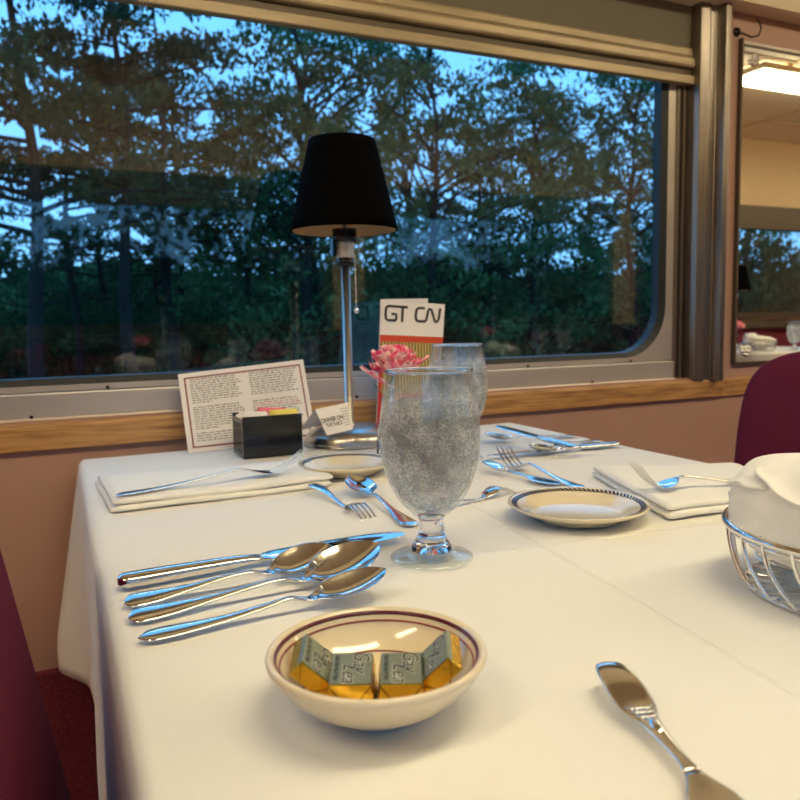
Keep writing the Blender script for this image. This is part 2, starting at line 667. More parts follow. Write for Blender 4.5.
# window wall: lower pink wall, carpeted heater cover, piece right of the window
wb = B()
wb.box(XL, XR, WY, WY + 0.08, FZ, 0.07)
wb.box(1.574, XR, WY, WY + 0.08, 0.07, CZH)
wb.box(XL, -1.15, WY, WY + 0.08, 0.07, CZH)
wb.box(-1.15, 1.58, 1.50, 1.54, 1.0, CZH)
structure(wb.build('wall_back', 'pink'))
structure(B().box(XL, XR, WY - 0.022, WY, FZ, -0.385).build('baseboard_back', 'carpet'))
# soffit above the window
sb = B()
sb.rings([[(x, 1.40, 1.012), (x, 1.404, 1.0), (x, WY + 0.05, 1.0), (x, WY + 0.05, CZH), (x, 1.25, CZH)] for x in (XL, XR)])
structure(sb.build('trim_2', 'cream'))
# oak sill
ob = B()
prof = [(1.448, 0.018), (1.448, 0.060), (1.452, 0.066), (1.50, 0.068), (1.50, 0.018)]
ob.rings([[(x, y, z) for (y, z) in prof] for x in (XL, 1.60)])
structure(bevel(ob.build('trim_3', 'oak'), 0.002))
ob = B()
ob.rings([[(x, y + 0.004, z - 0.001) for (y, z) in prof] for x in (1.601, XR)])
structure(bevel(ob.build('trim_4', 'oak'), 0.002))

# window frame with rounded opening
def rrect(x0, x1, z0, z1, r, y, n=8):
    p = []
    for (cx, cz, a0) in ((x1 - r, z1 - r, 0), (x0 + r, z1 - r, 90), (x0 + r, z0 + r, 180), (x1 - r, z0 + r, 270)):
        for k in range(n + 1):
            a = radians(a0 + 90 * k / n)
            p.append((cx + r * cos(a), y, cz + r * sin(a)))
    return p
GX0, GX1, GZ0, GZ1 = -1.0, 1.422, 0.139, 1.02
win = structure(empty('window_1'))
N = 8
outer = rrect(-1.12, 1.462, 0.118, 1.10, 0.004, 1.49, N)
inner = rrect(GX0 - 0.012, GX1 + 0.012, GZ0 - 0.010, GZ1, 0.13, 1.49, N)
inner2 = [(x, 1.505, z) for (x, y, z) in inner]
outer2 = [(x, 1.53, z) for (x, y, z) in outer]
structure(B().rings([outer2, outer, inner, inner2], cap=False).build('window_frame', 'frame', win))
g1 = [(x, 1.4905, z) for (x, y, z) in inner]
g2 = rrect(GX0 + 0.006, GX1 - 0.006, GZ0 + 0.002, GZ1, 0.118, 1.4975, N)
g3 = rrect(GX0 + 0.008, GX1 - 0.008, GZ0 + 0.004, GZ1, 0.118, 1.52, N)
structure(B().rings([inner2, g1, g2, g3], cap=False).build('gasket', 'gasket', win))
structure(B().box(GX0 - 0.01, GX1 + 0.01, 1.512, 1.516, GZ0 - 0.01, GZ1 + 0.02).build('window_pane', 'window_glass', win))
sl = B().box(-1.12, 1.455, 1.478, 1.50, 0.072, 0.1165)
sl.box(-1.12, 1.455, 1.470, 1.50, 0.066, 0.0725)
structure(bevel(sl.build('sill_plate', 'frame', win), 0.002))
rv = B()
for x in [-0.05 + 0.31 * k for k in range(5)]:
    for z in (0.075, 0.121):
        rv.lathe([(0.0, -0.002), (0.003, -0.0015), (0.0035, 0)], 10, frame_from((x + (0.13 if z > 0.1 else 0), 1.4772 if z < 0.1 else 1.4895, z), (1, 0, 0), (0, 0, 1)) @ Matrix.Rotation(pi, 4, 'X'))
structure(rv.build('rivet', 'darkmetal', win))
# blind tracks to the right of the window
tk = B()
tk.box(1.458, 1.470, 1.486, 1.53, 0.066, 1.0)
tk.box(1.478, 1.488, 1.484, 1.53, 0.066, 1.0)
tk.box(1.470, 1.478, 1.495, 1.53, 0.066, 1.0)
tk.box(1.488, 1.60, 1.503, 1.53, 0.066, 1.0)
structure(bevel(tk.build('trim_5', 'track'), 0.0015))
pb = B()
pb.rings([[(1.490, 1.462, z), (1.492, 1.446, z), (1.522, 1.444, z), (1.530, 1.452, z), (1.548, 1.450, z), (1.556, 1.425, z), (1.572, 1.425, z), (1.576, 1.43, z), (1.576, 1.50, z), (1.490, 1.50, z)] for z in (0.062, 1.0)])
structure(bevel(pb.build('trim_6', 'post'), 0.002))

# roller blind lowered over the top of the window
bl = tag(empty('roller_blind', (0.2, 1.48, 0.81)), 'grey roller blind with cream bottom rails, drawn over the top of the big window', 'blind')
def bl_part(name, x0, x1, y0, y1, z0, z1, m, bv=0.003):
    return bevel(B().box(x0 - 0.2, x1 - 0.2, y0 - 1.48, y1 - 1.48, z0 - 0.79, z1 - 0.79).build(name, m, bl), bv)
bl_part('blind_fabric', -1.1, 1.492, 1.476, 1.482, 0.85, 0.979, 'blind', 0.001)
bl_part('bottom_rail', -1.1, 1.492, 1.462, 1.484, 0.787, 0.809, 'rail')
bl_part('rail_groove', -1.1, 1.492, 1.474, 1.484, 0.809, 0.827, 'bronze', 0.001)
bl_part('middle_rail', -1.1, 1.492, 1.460, 1.484, 0.827, 0.853, 'rail', 0.006)
bl_part('upper_rail', -1.1, 1.492, 1.468, 1.484, 0.853, 0.878, 'rail', 0.006)

# mirror
mr = tag(empty('wall_mirror', (1.972, WY, 0.10)), 'tall wall mirror beside the steel post, reflecting the far side of the car', 'mirror')
B().box(-0.33, 0.34, -0.010, -0.004, 0.006, 0.829).build('mirror_glass', 'mirror', mr)
fr = B()
for a in ((-0.336, -0.330, 0, 0.835), (0.34, 0.346, 0, 0.835)):
    fr.box(a[0], a[1], -0.012, 0, a[2], a[3])
fr.box(-0.33, 0.34, -0.012, 0, 0, 0.006)
fr.box(-0.33, 0.34, -0.012, 0, 0.815, 0.821)
fr.build('mirror_frame', 'bronze', mr)
for (x, z) in ((-0.292, 0.785), (-0.292, 0.035), (0.31, 0.785), (0.31, 0.035)):
    rb = B()
    for k in range(8):
        a = 2 * pi * k / 8
        rb.lathe([(0.0, 0.009), (0.0045, 0.007), (0.0062, 0.002), (0.0055, 0.0)], 10, Matrix.Translation((x + 0.0105 * cos(a), -0.010, z + 0.0105 * sin(a))) @ Matrix.Rotation(pi / 2, 4, 'X'))
    rb.lathe([(0.0, 0.013), (0.006, 0.010), (0.0065, 0.0)], 12, Matrix.Translation((x, -0.010, z)) @ Matrix.Rotation(pi / 2, 4, 'X'))
    rb.build('rosette_clip', 'crystal', mr, True)
# coat hook
hk = tag(empty('coat_hook', (1.627, WY, 0.950)), 'small dark curled coat hook above the mirror corner', 'hook')
B().lathe([(0.0, 0.006), (0.010, 0.005), (0.012, 0.0)], 16, Matrix.Rotation(pi / 2, 4, 'X')).build('hook_plate', 'darkmetal', hk, True)
B().tube([(0, -0.004, 0), (0.004, -0.02, -0.01), (0.014, -0.035, -0.022), (0.026, -0.045, -0.02), (0.032, -0.048, -0.004), (0.028, -0.046, 0.012), (0.022, -0.043, 0.02)], 0.0022, 8).build('hook_arm', 'darkmetal', hk, True)

# opposite wall with two windows
oz0, oz1 = 0.20, 0.84
wins = ((-1.3, 1.42), (1.62, 3.40), (3.60, 6.4))
owb = B()
owb.box(XL, XR, OY - 0.08, OY, FZ, oz0)
owb.box(XL, XR, OY - 0.08, OY, 1.0, CZH)
xs = [XL] + [c for w_ in wins for c in w_] + [XR]
for i in range(0, len(xs), 2):
    owb.box(xs[i], xs[i + 1], OY - 0.08, OY, oz0, 1.0)
structure(owb.build('wall_front', 'tan'))
for i, (a, b_) in enumerate(wins):
    w2 = structure(empty('window_%d' % (i + 2)))
    structure(B().box(a, b_, OY - 0.05, OY - 0.046, oz0, 1.0).build('window_pane', 'window_glass', w2))
    fb = B()
    fb.box(a, b_, OY - 0.06, OY + 0.012, oz0, oz0 + 0.05)
    fb.box(a, a + 0.05, OY - 0.06, OY + 0.012, oz0 + 0.05, 0.99)
    fb.box(b_ - 0.05, b_, OY - 0.06, OY + 0.012, oz0 + 0.05, 0.99)
    structure(fb.build('window_frame', 'bronze', w2))
    structure(B().box(a - 0.03, b_ + 0.03, OY - 0.04, OY + 0.03, oz1, 1.0).build('trim_%d' % (i + 10), 'bronze'))
structure(B().box(XL, XR, OY, OY + 0.05, oz0 - 0.06, oz0 - 0.01).build('trim_9', 'bronze'))
structure(B().box(XL, XR, OY, OY + 0.012, FZ, 0.135).build('baseboard_front', 'carpet'))
structure(B().box(XL - 0.08, XL, OY - 0.08, WY + 0.08, FZ, CZH).build('wall_left', 'tan'))
structure(B().box(XR, XR + 0.08, OY - 0.08, WY + 0.08, FZ, CZH).build('wall_right', 'tan'))
# door in the far end wall
structure(bevel(B().box(XR - 0.03, XR, -0.25, 0.5, FZ, 1.2).build('door_1', 'bronze'), 0.004))

# ceiling lights along both sides of the aisle
def ceiling_light(x, y, w, d, label):
    t = empty('ceiling_light', (x, y, CZH), 0, label, 'light', 'flush ceiling lights')
    b = B()
    b.box(-w / 2, w / 2, -d / 2, -d / 2 + 0.015, -0.035, -0.0055)
    b.box(-w / 2, w / 2, d / 2 - 0.015, d / 2, -0.035, -0.0055)
    b.box(-w / 2, -w / 2 + 0.015, -d / 2 + 0.015, d / 2 - 0.015, -0.035, -0.0055)
    b.box(w / 2 - 0.015, w / 2, -d / 2 + 0.015, d / 2 - 0.015, -0.035, -0.0055)
    b.build('housing', 'cream', t)
    B().box(-w / 2 + 0.016, w / 2 - 0.016, -d / 2 + 0.016, d / 2 - 0.016, -0.062, -0.012).build('diffuser', 'lamp_glow', t)
    return t
cl = None
for i, x in enumerate((-1.05, 0.55, 2.15, 3.75, 5.35, 6.9)):
    lb = 'warm rectangular flush light in the cream ceiling above the aisle'
    if cl is None:
        cl = ceiling_light(x, 0.10, 1.1, 0.20, lb)
    else:
        dup(cl, (x, 0.10, CZH))

# ------------------------------------------------------------------ outside: ground and forest
gb = B()
gn = 24
for i in range(gn + 1):
    for j in range(gn + 1):
        x = -60 + 160 * i / gn
        y = -70 + 150 * j / gn
        gb.v.append(Vector((x, y, -2.2 + 0.25 * sin(x * 0.31) * cos(y * 0.27))))
for i in range(gn):
    for j in range(gn):
        a = i * (gn + 1) + j
        gb.f.append((a, a + gn + 1, a + gn + 2, a + 1))
structure(gb.build('ground', 'ground'))

# distant wooded ridges on both sides of the line
for k_, (yy, sgn) in enumerate(((58, 1), (-52, -1))):
    rb_ = B()
    n_ = 120
    top, bot = [], []
    rr_s = []
    for i in range(n_ + 1):
        x = -58 + 156 * i / n_
        h_ = 4.6 + 1.1 * mnoise.noise(Vector((x * 0.12, k_ * 9.0, 0))) + 0.9 * mnoise.noise(Vector((x * 0.7, 3.0, k_)))
        rr_s.append([(x, yy - sgn * 6, -2.6), (x, yy - sgn * 3.5, h_ * 0.45), (x, yy - sgn * 1, h_ * 0.85), (x, yy + sgn * 1.5, h_), (x, yy + sgn * 8, -2.6)])
    rb_.rings(rr_s)
    structure(rb_.build('hills', 'bush'))

def leaf_quads(b, c, r, n, size, rnd, flat=1.0):
    for _ in range(n):
        while True:
            p = Vector((rnd.uniform(-1, 1), rnd.uniform(-1, 1), rnd.uniform(-1, 1)))
            if p.length < 1:
                break
        p = Vector(c) + Vector((p.x * r, p.y * r, p.z * r * flat))
        s = size * rnd.uniform(0.6, 1.3)
        e = Euler((rnd.uniform(0, 6.28), rnd.uniform(0, 6.28), rnd.uniform(0, 6.28))).to_matrix()
        q = [p + e @ Vector(k) for k in ((-s, 0, 0), (0, -s * 0.5, s * 0.12), (s, 0, 0), (0, s * 0.5, s * 0.12))]
        n0 = len(b.v)
        b.v += q
        b.f.append((n0, n0 + 1, n0 + 2, n0 + 3))

def make_pine(seed, h, low, r, lab, group):
    rnd = random.Random(seed)
    t = empty('pine_tree', (0, 0, 0), 0, lab, 'tree', group)
    b = B()
    pts = [(0.10 * sin(k * 1.1 + seed), 0.08 * cos(k * 1.3), h * k / 9) for k in range(10)]
    b.tube(pts, [r * (1 - 0.85 * k / 9) for k in range(10)], 8)
    lf = B()
    k = 0
    z = low
    while z < h - 0.2:
        f = (h - z) / (h - low)
        L = (0.6 + 2.6 * f ** 0.6) * rnd.uniform(0.6, 1.15)
        a = rnd.uniform(0, 2 * pi)
        bp = []
        for s in range(6):
            u = s / 5
            bp.append(Vector((cos(a + 0.25 * u) * L * u, sin(a + 0.25 * u) * L * u, z + 0.25 * L * u - 0.2 * L * u * u)))
        b.tube(bp, [0.035 * (1 - 0.8 * s / 5) * (0.5 + f) for s in range(6)], 5)
        for s in range(2, 6):
            for _ in range(3):
                o_ = Vector((rnd.uniform(-0.35, 0.35), rnd.uniform(-0.35, 0.35), rnd.uniform(-0.08, 0.2)))
                leaf_quads(lf, bp[s] + o_, 0.26 * rnd.uniform(0.7, 1.2), 16, 0.075, rnd, 0.5)
        z += rnd.uniform(0.10, 0.24)
        k += 1
    for _ in range(10):   # dead twigs on the bare trunk
        z = rnd.uniform(1.5, low)
        a = rnd.uniform(0, 6.28)
        L = rnd.uniform(0.5, 1.3)
        b.tube([(0, 0, z), (cos(a) * L * 0.5, sin(a) * L * 0.5, z + 0.08), (cos(a) * L, sin(a) * L, z + rnd.uniform(-0.2, 0.2))], [0.018, 0.012, 0.004], 4)
    b.build('trunk', 'bark', t)
    lf.build('foliage', 'needles', t)
    return t

def make_broadleaf(seed, h, r, n, lab, group):
    rnd = random.Random(seed)
    t = empty('broadleaf_tree', (0, 0, 0), 0, lab, 'tree', group)
    b = B()
    b.tube([(0.15 * sin(k + seed), 0.1 * cos(k * 1.4), h * 0.8 * k / 7) for k in range(8)], [0.15 * (1 - 0.8 * k / 7) for k in range(8)], 7)
    lf = B()
    for i in range(n):
        u = rnd.uniform(0.12, 1.0)
        a = rnd.uniform(0, 2 * pi)
        rr = r * sqrt(rnd.random()) * (sin(pi * min(1, 0.15 + 0.8 * u)) ** 0.6)
        c = Vector((cos(a) * rr, sin(a) * rr, h * u))
        if i % 3 == 0:
            zb = max(0.6, c.z - 1.0)
            b.tube([(0, 0, zb), (c.x * 0.5, c.y * 0.5, zb + 0.6), c], [0.045, 0.03, 0.01], 4)
        leaf_quads(lf, c, rnd.uniform(0.3, 0.6), 50, 0.085, rnd, 0.7)
    b.build('trunk', 'bark', t)
    lf.build('foliage', 'leaves', t)
    return t

def make_bush(seed, lab, group):
    rnd = random.Random(seed)
    t = empty('bush', (0, 0, 0), 0, lab, 'bush', group)
    b = B()
    lf = B()
    for i in range(60):
        a = rnd.uniform(0, 2 * pi)
        rr = 2.0 * sqrt(rnd.random())
        hh = rnd.uniform(0.2, 3.4) * (1 - 0.25 * rr / 2)
        leaf_quads(lf, (cos(a) * rr, sin(a) * rr, hh), rnd.uniform(0.35, 0.6), 42, 0.10, rnd, 0.8)
        if i % 5 == 0:
            b.tube([(0, 0, 0), (cos(a) * rr * 0.4, sin(a) * rr * 0.4, hh * 0.6), (cos(a) * rr, sin(a) * rr, hh)], [0.04, 0.025, 0.008], 4)
    b.build('stems', 'bark', t)
    lf.build('foliage', 'bush', t)
    return t

GZ = -2.25
GT = 'trees beyond the big window'
LP = 'tall bare-trunked pine standing in the forest beyond the window'
LB = 'leafy green broadleaf tree in the forest beyond the window'
LU = 'low dense bush of the dark undergrowth beyond the window'
pine_a = make_pine(3, 9.6, 4.0, 0.15, 'dark pine trunk seen through the far left of the window', None)
pine_a.location = (-0.25, 13.5, GZ)
pine_b = make_pine(8, 9.2, 4.3, 0.14, 'pine trunk rising clear in the window to the left of the black lamp shade', None)
pine_b.location = (1.2, 14.0, GZ)
pines = [(-1.6, 17, 0), (0.4, 19, 1), (2.4, 18, 2), (3.3, 22, 0), (-2.8, 22, 1), (4.6, 19.5, 1), (1.4, 25, 0), (-4.2, 16, 1), (8.0, 27, 1), (12.5, 21, 0), (19.0, 24, 1)]
for i, (x, y, k) in enumerate(pines):
    zone = 'left' if x < 0.28 * y else ('middle' if x < 0.66 * y else 'right')
    dup((pine_a, pine_b)[k % 2], (x, y, GZ), 1.3 * i + 0.5, 'pine standing farther back in the forest beyond the %s part of the window' % zone, 'pines beyond the %s part of the window' % zone, scale=0.85 + 0.06 * (i % 4))
bro_a = make_broadleaf(21, 9.0, 2.6, 120, 'leafy broadleaf tree just right of the black lamp shade, beyond the window', None)
bro_a.location = (5.0, 15.5, GZ)
bro_b = make_broadleaf(34, 10.0, 3.0, 130, 'leafy broadleaf tree beyond the window, above the brochure and second goblet', None)
bro_b.location = (8.2, 16.0, GZ)
bros = [(11.4, 16.5, 0, 1.0), (14.6, 16.5, 1, 0.95), (17.5, 18.5, 0, 1.1), (6.6, 20.5, 1, 1.15), (10.4, 22, 0, 1.2), (21.5, 20.5, 1, 1.1), (14.6, 24, 1, 1.1),
        (19.4, 27, 0, 1.3), (3.2, 27, 1, 0.9), (25.5, 25, 0, 1.2), (-3.4, 26, 0, 0.8)]
for i, (x, y, k, s_) in enumerate(bros):
    zone = 'left' if x < 0.28 * y else ('middle' if x < 0.66 * y else 'right')
    dep = 'nearer' if y < 20 else 'farther'
    dup((bro_a, bro_b)[k], (x, y, GZ), 0.9 * i + 0.2, '%s leafy broadleaf tree beyond the %s part of the window' % (dep, zone), '%s broadleaf trees, %s part' % (dep, zone), scale=s_)
bush = make_bush(5, 'low bush of the undergrowth seen between the two front pine trunks', None)
bush.location = (0.2, 21, GZ)
bi = 0
for row, (y, step, s_) in enumerate(((20.5, 2.8, 1.0), (26, 2.9, 1.3), (33, 3.6, 1.75))):
    x = -0.25 * y
    while x < 1.12 * y:
        bi += 1
        zone = 'left' if x < 0.28 * y else ('middle' if x < 0.66 * y else 'right')
        dup(bush, (x + 0.8 * sin(bi * 2.3), y + 0.9 * cos(bi * 1.7), GZ), bi * 1.1, 'bush in the %s row of undergrowth beyond the %s part of the big window' % (('front', 'middle', 'back')[row], zone),
            '%s-row bushes, %s part' % (('front', 'middle', 'back')[row], zone), scale=s_ * (0.9 + 0.2 * sin(bi * 3.1)))
        x += step
# forest on the other side of the train, reflected in mirror and glass
for i, (x, y) in enumerate(((-6, -16), (-1, -19), (4, -15), (8, -18), (12, -15), (16, -19), (20, -15.5), (24, -18), (28, -15), (33, -17))):
    dup((bro_b, bro_a)[i % 2], (x, y, GZ), i * 0.8, 'leafy tree of the forest on the far side, visible only in reflections', 'trees on the far side of the train', scale=1.0 + 0.1 * (i % 3))
    dup(bush, (x + 2.2, y - 1, GZ), i * 0.7, 'bush of the far-side forest, visible only in reflections', 'bushes on the far side of the train', scale=1.3)
    dup(bush, (x - 1.2, y + 2.5, GZ), i * 1.7, 'bush of the far-side forest, visible only in reflections', 'bushes on the far side of the train', scale=1.45)

# ------------------------------------------------------------------ tables, cloths and chairs
def make_table(x0, x1, y0, y1, label):
    cx, cy = (x0 + x1) / 2, (y0 + y1) / 2
    t = empty('dining_table', (cx, cy, FZ), 0, label, 'table')
    hx, hy = (x1 - x0) / 2 - 0.004, (y1 - y0) / 2 - 0.004
    bevel(B().box(-hx, hx, -hy, hy, -FZ - 0.035, -FZ - 0.004).build('tabletop', 'bronze', t), 0.003)
    B().lathe([(0.0, 0.03), (0.05, 0.03), (0.05, 0.7), (0.0, 0.7)], 20).build('pedestal', 'brushed', t, True)
    bevel(B().box(-0.25, 0.25, -0.2, 0.2, 0.0, 0.03).build('base_plate', 'brushed', t), 0.005)
    return t

def smooth01(t):
    t = max(0.0, min(1.0, t))
    return t * t * (3 - 2 * t)

def make_cloth(x0, x1, y0, y1, label, detail=True, wall_side=1, seed=0):
    """cloth over a table; wall_side=+1: wall at y1, -1: wall at y0"""
    R = 0.014
    rnd = random.Random(seed)
    step = 0.012 if detail else 0.03
    L = 0.38
    def coords(a, b):
        o_ = []
        n = int((b - a) / step)
        d = [L * k / 22 for k in range(22, 0, -1)]
        # fine steps around the rounded edge
        o_ += [('lo', q) for q in d] + [('lo', q) for q in (0.013, 0.009, 0.005)]
        o_ += [('in', a + R + (b - a - 2 * R) * k / n) for k in range(n + 1)]
        o_ += [('hi', q) for q in (0.005, 0.009, 0.013)] + [('hi', q) for q in reversed(d)]
        return o_
    U = coords(x0, x1)
    V = coords(y0, y1)
    vs = []
    def drop_len(side, x, y):
        if side == 'left' and wall_side == 1:
            return 0.268 + 0.092 * smooth01((y - 0.80) / 0.08)
        if side == 'back' and wall_side == 1:
            return 0.36
        return 0.262
    for (su, u) in U:
        for (sv, v) in V:
            x = u if su == 'in' else (x0 + R if su == 'lo' else x1 - R)
            y = v if sv == 'in' else (y0 + R if sv == 'lo' else y1 - R)
            du = 0 if su == 'in' else u
            dv = 0 if sv == 'in' else v
            d = max(du, dv)
            z = 0.0
            if d > 0:
                ang = atan2(dv, du)
                sx = -1 if su == 'lo' else 1
                sy = -1 if sv == 'lo' else 1
                if wall_side == 1:
                    Lm = drop_len('left' if su == 'lo' else 'right', x, y) * cos(ang) ** 2 + (drop_len('back', x, y) if sv == 'hi' else 0.262) * sin(ang) ** 2
                else:
                    Lm = 0.262
                dd = d / L * Lm
                arc = R * pi / 2
                if dd < arc:
                    out = R * sin(dd / R)
                    z = -R * (1 - cos(dd / R))
                    ex = 0
                else:
                    out = R
                    z = -R - (dd - arc)
                    ex = (dd - arc)
                f = min(1.0, ex / 0.3)
                along = y if du >= dv else x
                wav = 0.5 + 0.5 * sin(along * 21 + seed + 1.2 * sin(along * 9))
                corner = sin(2 * ang)
                flare = f * (0.006 + 0.014 * wav) + 0.02 * f * corner
                if wall_side == 1 and su == 'lo':
                    k_ = smooth01((y - 1.27) / 0.10)
                    flare = f * ((0.001 + 0.007 * wav) * (1 - k_) + 0.052 * k_)
                bx = flare + out
                ox = cos(ang) * bx * sx
                oy = sin(ang) * bx * sy
                # keep clear of the wall
                if wall_side == 1 and sv == 'hi':
                    oy = min(oy, 1.440 - y - (0.0 if z > -0.35 else 0.004))
                if wall_side == -1 and sv == 'lo':
                    oy = max(oy, OY + 0.012 - y)
                x += ox
                y += oy
            else:
                if detail:
                    # crease lines pressed into the linen, gentle waviness
                    z += 0.0005 * sin(x * 17 + 2 * sin(y * 6)) * sin(y * 13)
            vs.append((x, y, z + 0.0015))
    nv = len(V)
    fs = []
    for i in range(len(U) - 1):
        for j in range(nv - 1):
            a = i * nv + j
            fs.append((a, a + nv, a + nv + 1, a + 1))
    o = obj('tablecloth', vs, fs, 'creased' if detail else 'cloth', None, True)
    md = o.modifiers.new('thickness', 'SOLIDIFY')
    md.thickness = 0.0014
    md.offset = -1
    tag(o, label, 'tablecloth')
    return o

TX0, TX1, TY0, TY1 = 0.020, 0.925, 0.10, 1.430
make_table(TX0 + 0.012, TX1 - 0.012, TY0 + 0.012, TY1 - 0.012, 'dining table by the big window, hidden under the near white cloth')
make_cloth(TX0, TX1, TY0, TY1, 'white linen cloth covering the near table by the window', True, 1, 0)

def make_chair(label):
    """dining chair facing +x, front face of its back at x=0, floor z=0, centred on y"""
    t = empty('dining_chair', (0, 0, 0), 0, label, 'chair')
    hw = 0.235
    rings = []
    n = 26
    th = 0.065
    def outline(inset, x):
        r = []
        zb, zt = 0.47, 0.912
        w = hw - inset
        r.append((x, -w + 0.02, zb + inset))
        for k in range(n + 1):
            a = pi - pi * k / n
            ca, sa = cos(a), sin(a)
            e = 0.52
            yy = w * (abs(ca) ** e) * (1 if ca > 0 else -1)
            zz = (zt - 0.15) + (0.15 - inset) * (abs(sa) ** e)
            r.append((x, yy, zz))
        r.append((x, w - 0.02, zb + inset))
        return r
    prof = [(0.03, 0.0), (0.012, -0.002), (0.003, -0.010), (0.0, -0.02), (0.0, -0.045), (0.004, -0.057), (0.02, -th)]
    sh = lambda r: [(x - 0.18 * (z - 0.5), y, z) for (x, y, z) in r]   # recline
    B().rings([sh(outline(i, x)) for (i, x) in prof]).build('backrest', 'maroon', t, True)
    sb = B()
    def seat_out(inset, z):
        r = []
        for k in range(32):
            a = 2 * pi * k / 32
            ca, sa = cos(a), sin(a)
            r.append((0.235 + (0.215 - inset) * abs(ca) ** 0.45 * (1 if ca > 0 else -1), (hw - inset) * abs(sa) ** 0.45 * (1 if sa > 0 else -1), z))
        return r
    sb.rings([seat_out(0.02, 0.385), seat_out(0.0, 0.395), seat_out(0.0, 0.435), seat_out(0.012, 0.450), seat_out(0.04, 0.457)])
    sb.build('seat', 'maroon', t, True)
    for sx in (0.05, 0.42):
        for sy in (-0.19, 0.19):
            top = 0.385
            B().tube([(sx, sy, top), (sx + (0.02 if sx > 0.2 else -0.03), sy, 0.0)], 0.014, 10).build('leg', 'brushed', t, True)
    for sy in (-0.19, 0.19):
        B().tube([(0.06, sy, 0.375), (-0.012, sy, 0.40), (-0.03, sy, 0.5), (-0.05, sy, 0.6)], 0.011, 8).build('back_support', 'brushed', t, True)
    return t
ch = make_chair('maroon upholstered chair at the left edge of the near table')
ch.location = (-0.004, 0.505, FZ)
dup(ch, (1.062, 0.748, FZ), pi, 'maroon round-topped chair at the far right end of the near table')

# ------------------------------------------------------------------ cutlery
def interp(keys, u):
    for i in range(len(keys) - 1):
        if u <= keys[i + 1][0]:
            a, b = keys[i], keys[i + 1]
            t = (u - a[0]) / max(1e-9, b[0] - a[0])
            # catmull-rom on each channel
            p0 = keys[i - 1] if i > 0 else a
            p3 = keys[i + 2] if i + 2 < len(keys) else b
            out = []
            for c in range(1, len(a)):
                m1 = (b[c] - p0[c]) / max(1e-9, b[0] - p0[0]) * (b[0] - a[0])
                m2 = (p3[c] - a[c]) / max(1e-9, p3[0] - a[0]) * (b[0] - a[0])
                t2, t3 = t * t, t * t * t
                out.append((2 * t3 - 3 * t2 + 1) * a[c] + (t3 - 2 * t2 + t) * m1 + (-2 * t3 + 3 * t2) * b[c] + (t3 - t2) * m2)
            return out
    return list(keys[-1][1:])

def ring_at(L, keys, u, seg=20, crown=0.0):
    w, z, th, c = interp(keys, u)
    w = max(w, 0.0003)
    r = []
    for j in range(seg):
        a = 2 * pi * j / seg
        y = w * cos(a)
        k = (y / w) ** 2
        r.append((u * L, y, z + c * k + th / 2 * (abs(sin(a)) ** 0.8) * (1 if sin(a) > 0 else -1)))
    return r

def loft(L, keys, u0, u1, n):
    us = []
    for k in range(n + 1):
        t = k / n
        us.append(u0 + (u1 - u0) * t)
    # denser ends
    if u0 == 0:
        us = [0.0, 0.002, 0.006, 0.012, 0.02] + [u for u in us if u > 0.026]
    if u1 == 1:
        us = [u for u in us if u < 0.972] + [0.976, 0.984, 0.99, 0.995, 0.998, 1.0]
    return [ring_at(L, keys, u) for u in us]

def ornament(b, L, u, w, z):
    """raised scroll ornament on a handle"""
    b.lathe([(0.0, 0.0016), (w * 0.5, 0.0013), (w * 0.62, 0.0002), (w * 0.6, -0.0004)], 14, Matrix.Translation((u * L, 0, z)) @ Matrix.Scale(1.9, 4, (1, 0, 0)))
    for s in (-1, 1):
        b.tube([(u * L - 0.012, s * w * 0.3, z), (u * L, s * w * 0.85, z + 0.0002), (u * L + 0.014, s * w * 0.45, z), (u * L + 0.024, 0, z)], 0.0008, 6)

def place(t, loc, yaw, roll=0.0, pitch=0.0):
    t.location = loc
    t.rotation_mode = 'QUATERNION'
    m = Matrix.Rotation(radians(yaw), 4, 'Z') @ Matrix.Rotation(radians(-pitch), 4, 'Y') @ Matrix.Rotation(radians(roll), 4, 'X')
    t.rotation_quaternion = m.to_quaternion()
    return t

def spoon(L, bw, label, style=0, arch=0.011, tip=0.020, orn=False, group=None):
    t = empty('spoon', (0, 0, 0), 0, label, 'spoon', group)
    hw = 0.0105 if style != 2 else 0.0085
    depth = bw * 0.42
    if style == 2:
        hk = [(0.0, 0.0006, 0.003, 0.0015, 0.0), (0.045, 0.0085, 0.0032, 0.0028, 0), (0.3, 0.0058, 0.0045, 0.0028, 0), (0.5, 0.0036, 0.009, 0.003, 0)]
    else:
        hk = [(0.0, 0.001, 0.002, 0.0015, 0.0), (0.012, hw * 0.7, 0.0022, 0.002, 0), (0.04, hw, 0.0026, 0.0032, 0), (0.14, hw * 0.92, 0.003, 0.0034, 0), (0.3, 0.0052, 0.0055, 0.0032, 0), (0.46, 0.0032, 0.0095, 0.0032, 0)]
    keys = hk + [(0.58, 0.0028, arch, 0.0034, 0), (0.66, 0.0038, arch * 0.62, 0.003, 0.0005)]
    for (u, wf) in ((0.70, 0.42), (0.735, 0.74), (0.78, 0.94), (0.83, 1.0), (0.88, 0.955), (0.925, 0.81), (0.96, 0.60), (0.982, 0.39), (0.993, 0.22)):
        rim = arch * 0.62 + 0.0012 + (tip - arch * 0.62 - 0.0012) * ((u - 0.66) / 0.34) ** 0.9
        dp = depth * wf ** 1.5
        keys.append((u, bw * wf, max(rim - dp, 0.0009), 0.0015, min(dp, rim - 0.0009)))
    keys.append((1.0, 0.0008, tip, 0.001, 0))
    hb = B().rings(loft(L, keys, 0, 0.68, 44))
    if orn:
        ornament(hb, L, 0.10, 0.0085, 0.0046)
    hb.build('handle', 'steel', t, True)
    B().rings(loft(L, keys, 0.68, 1.0, 36)).build('bowl', 'steel', t, True)
    return t

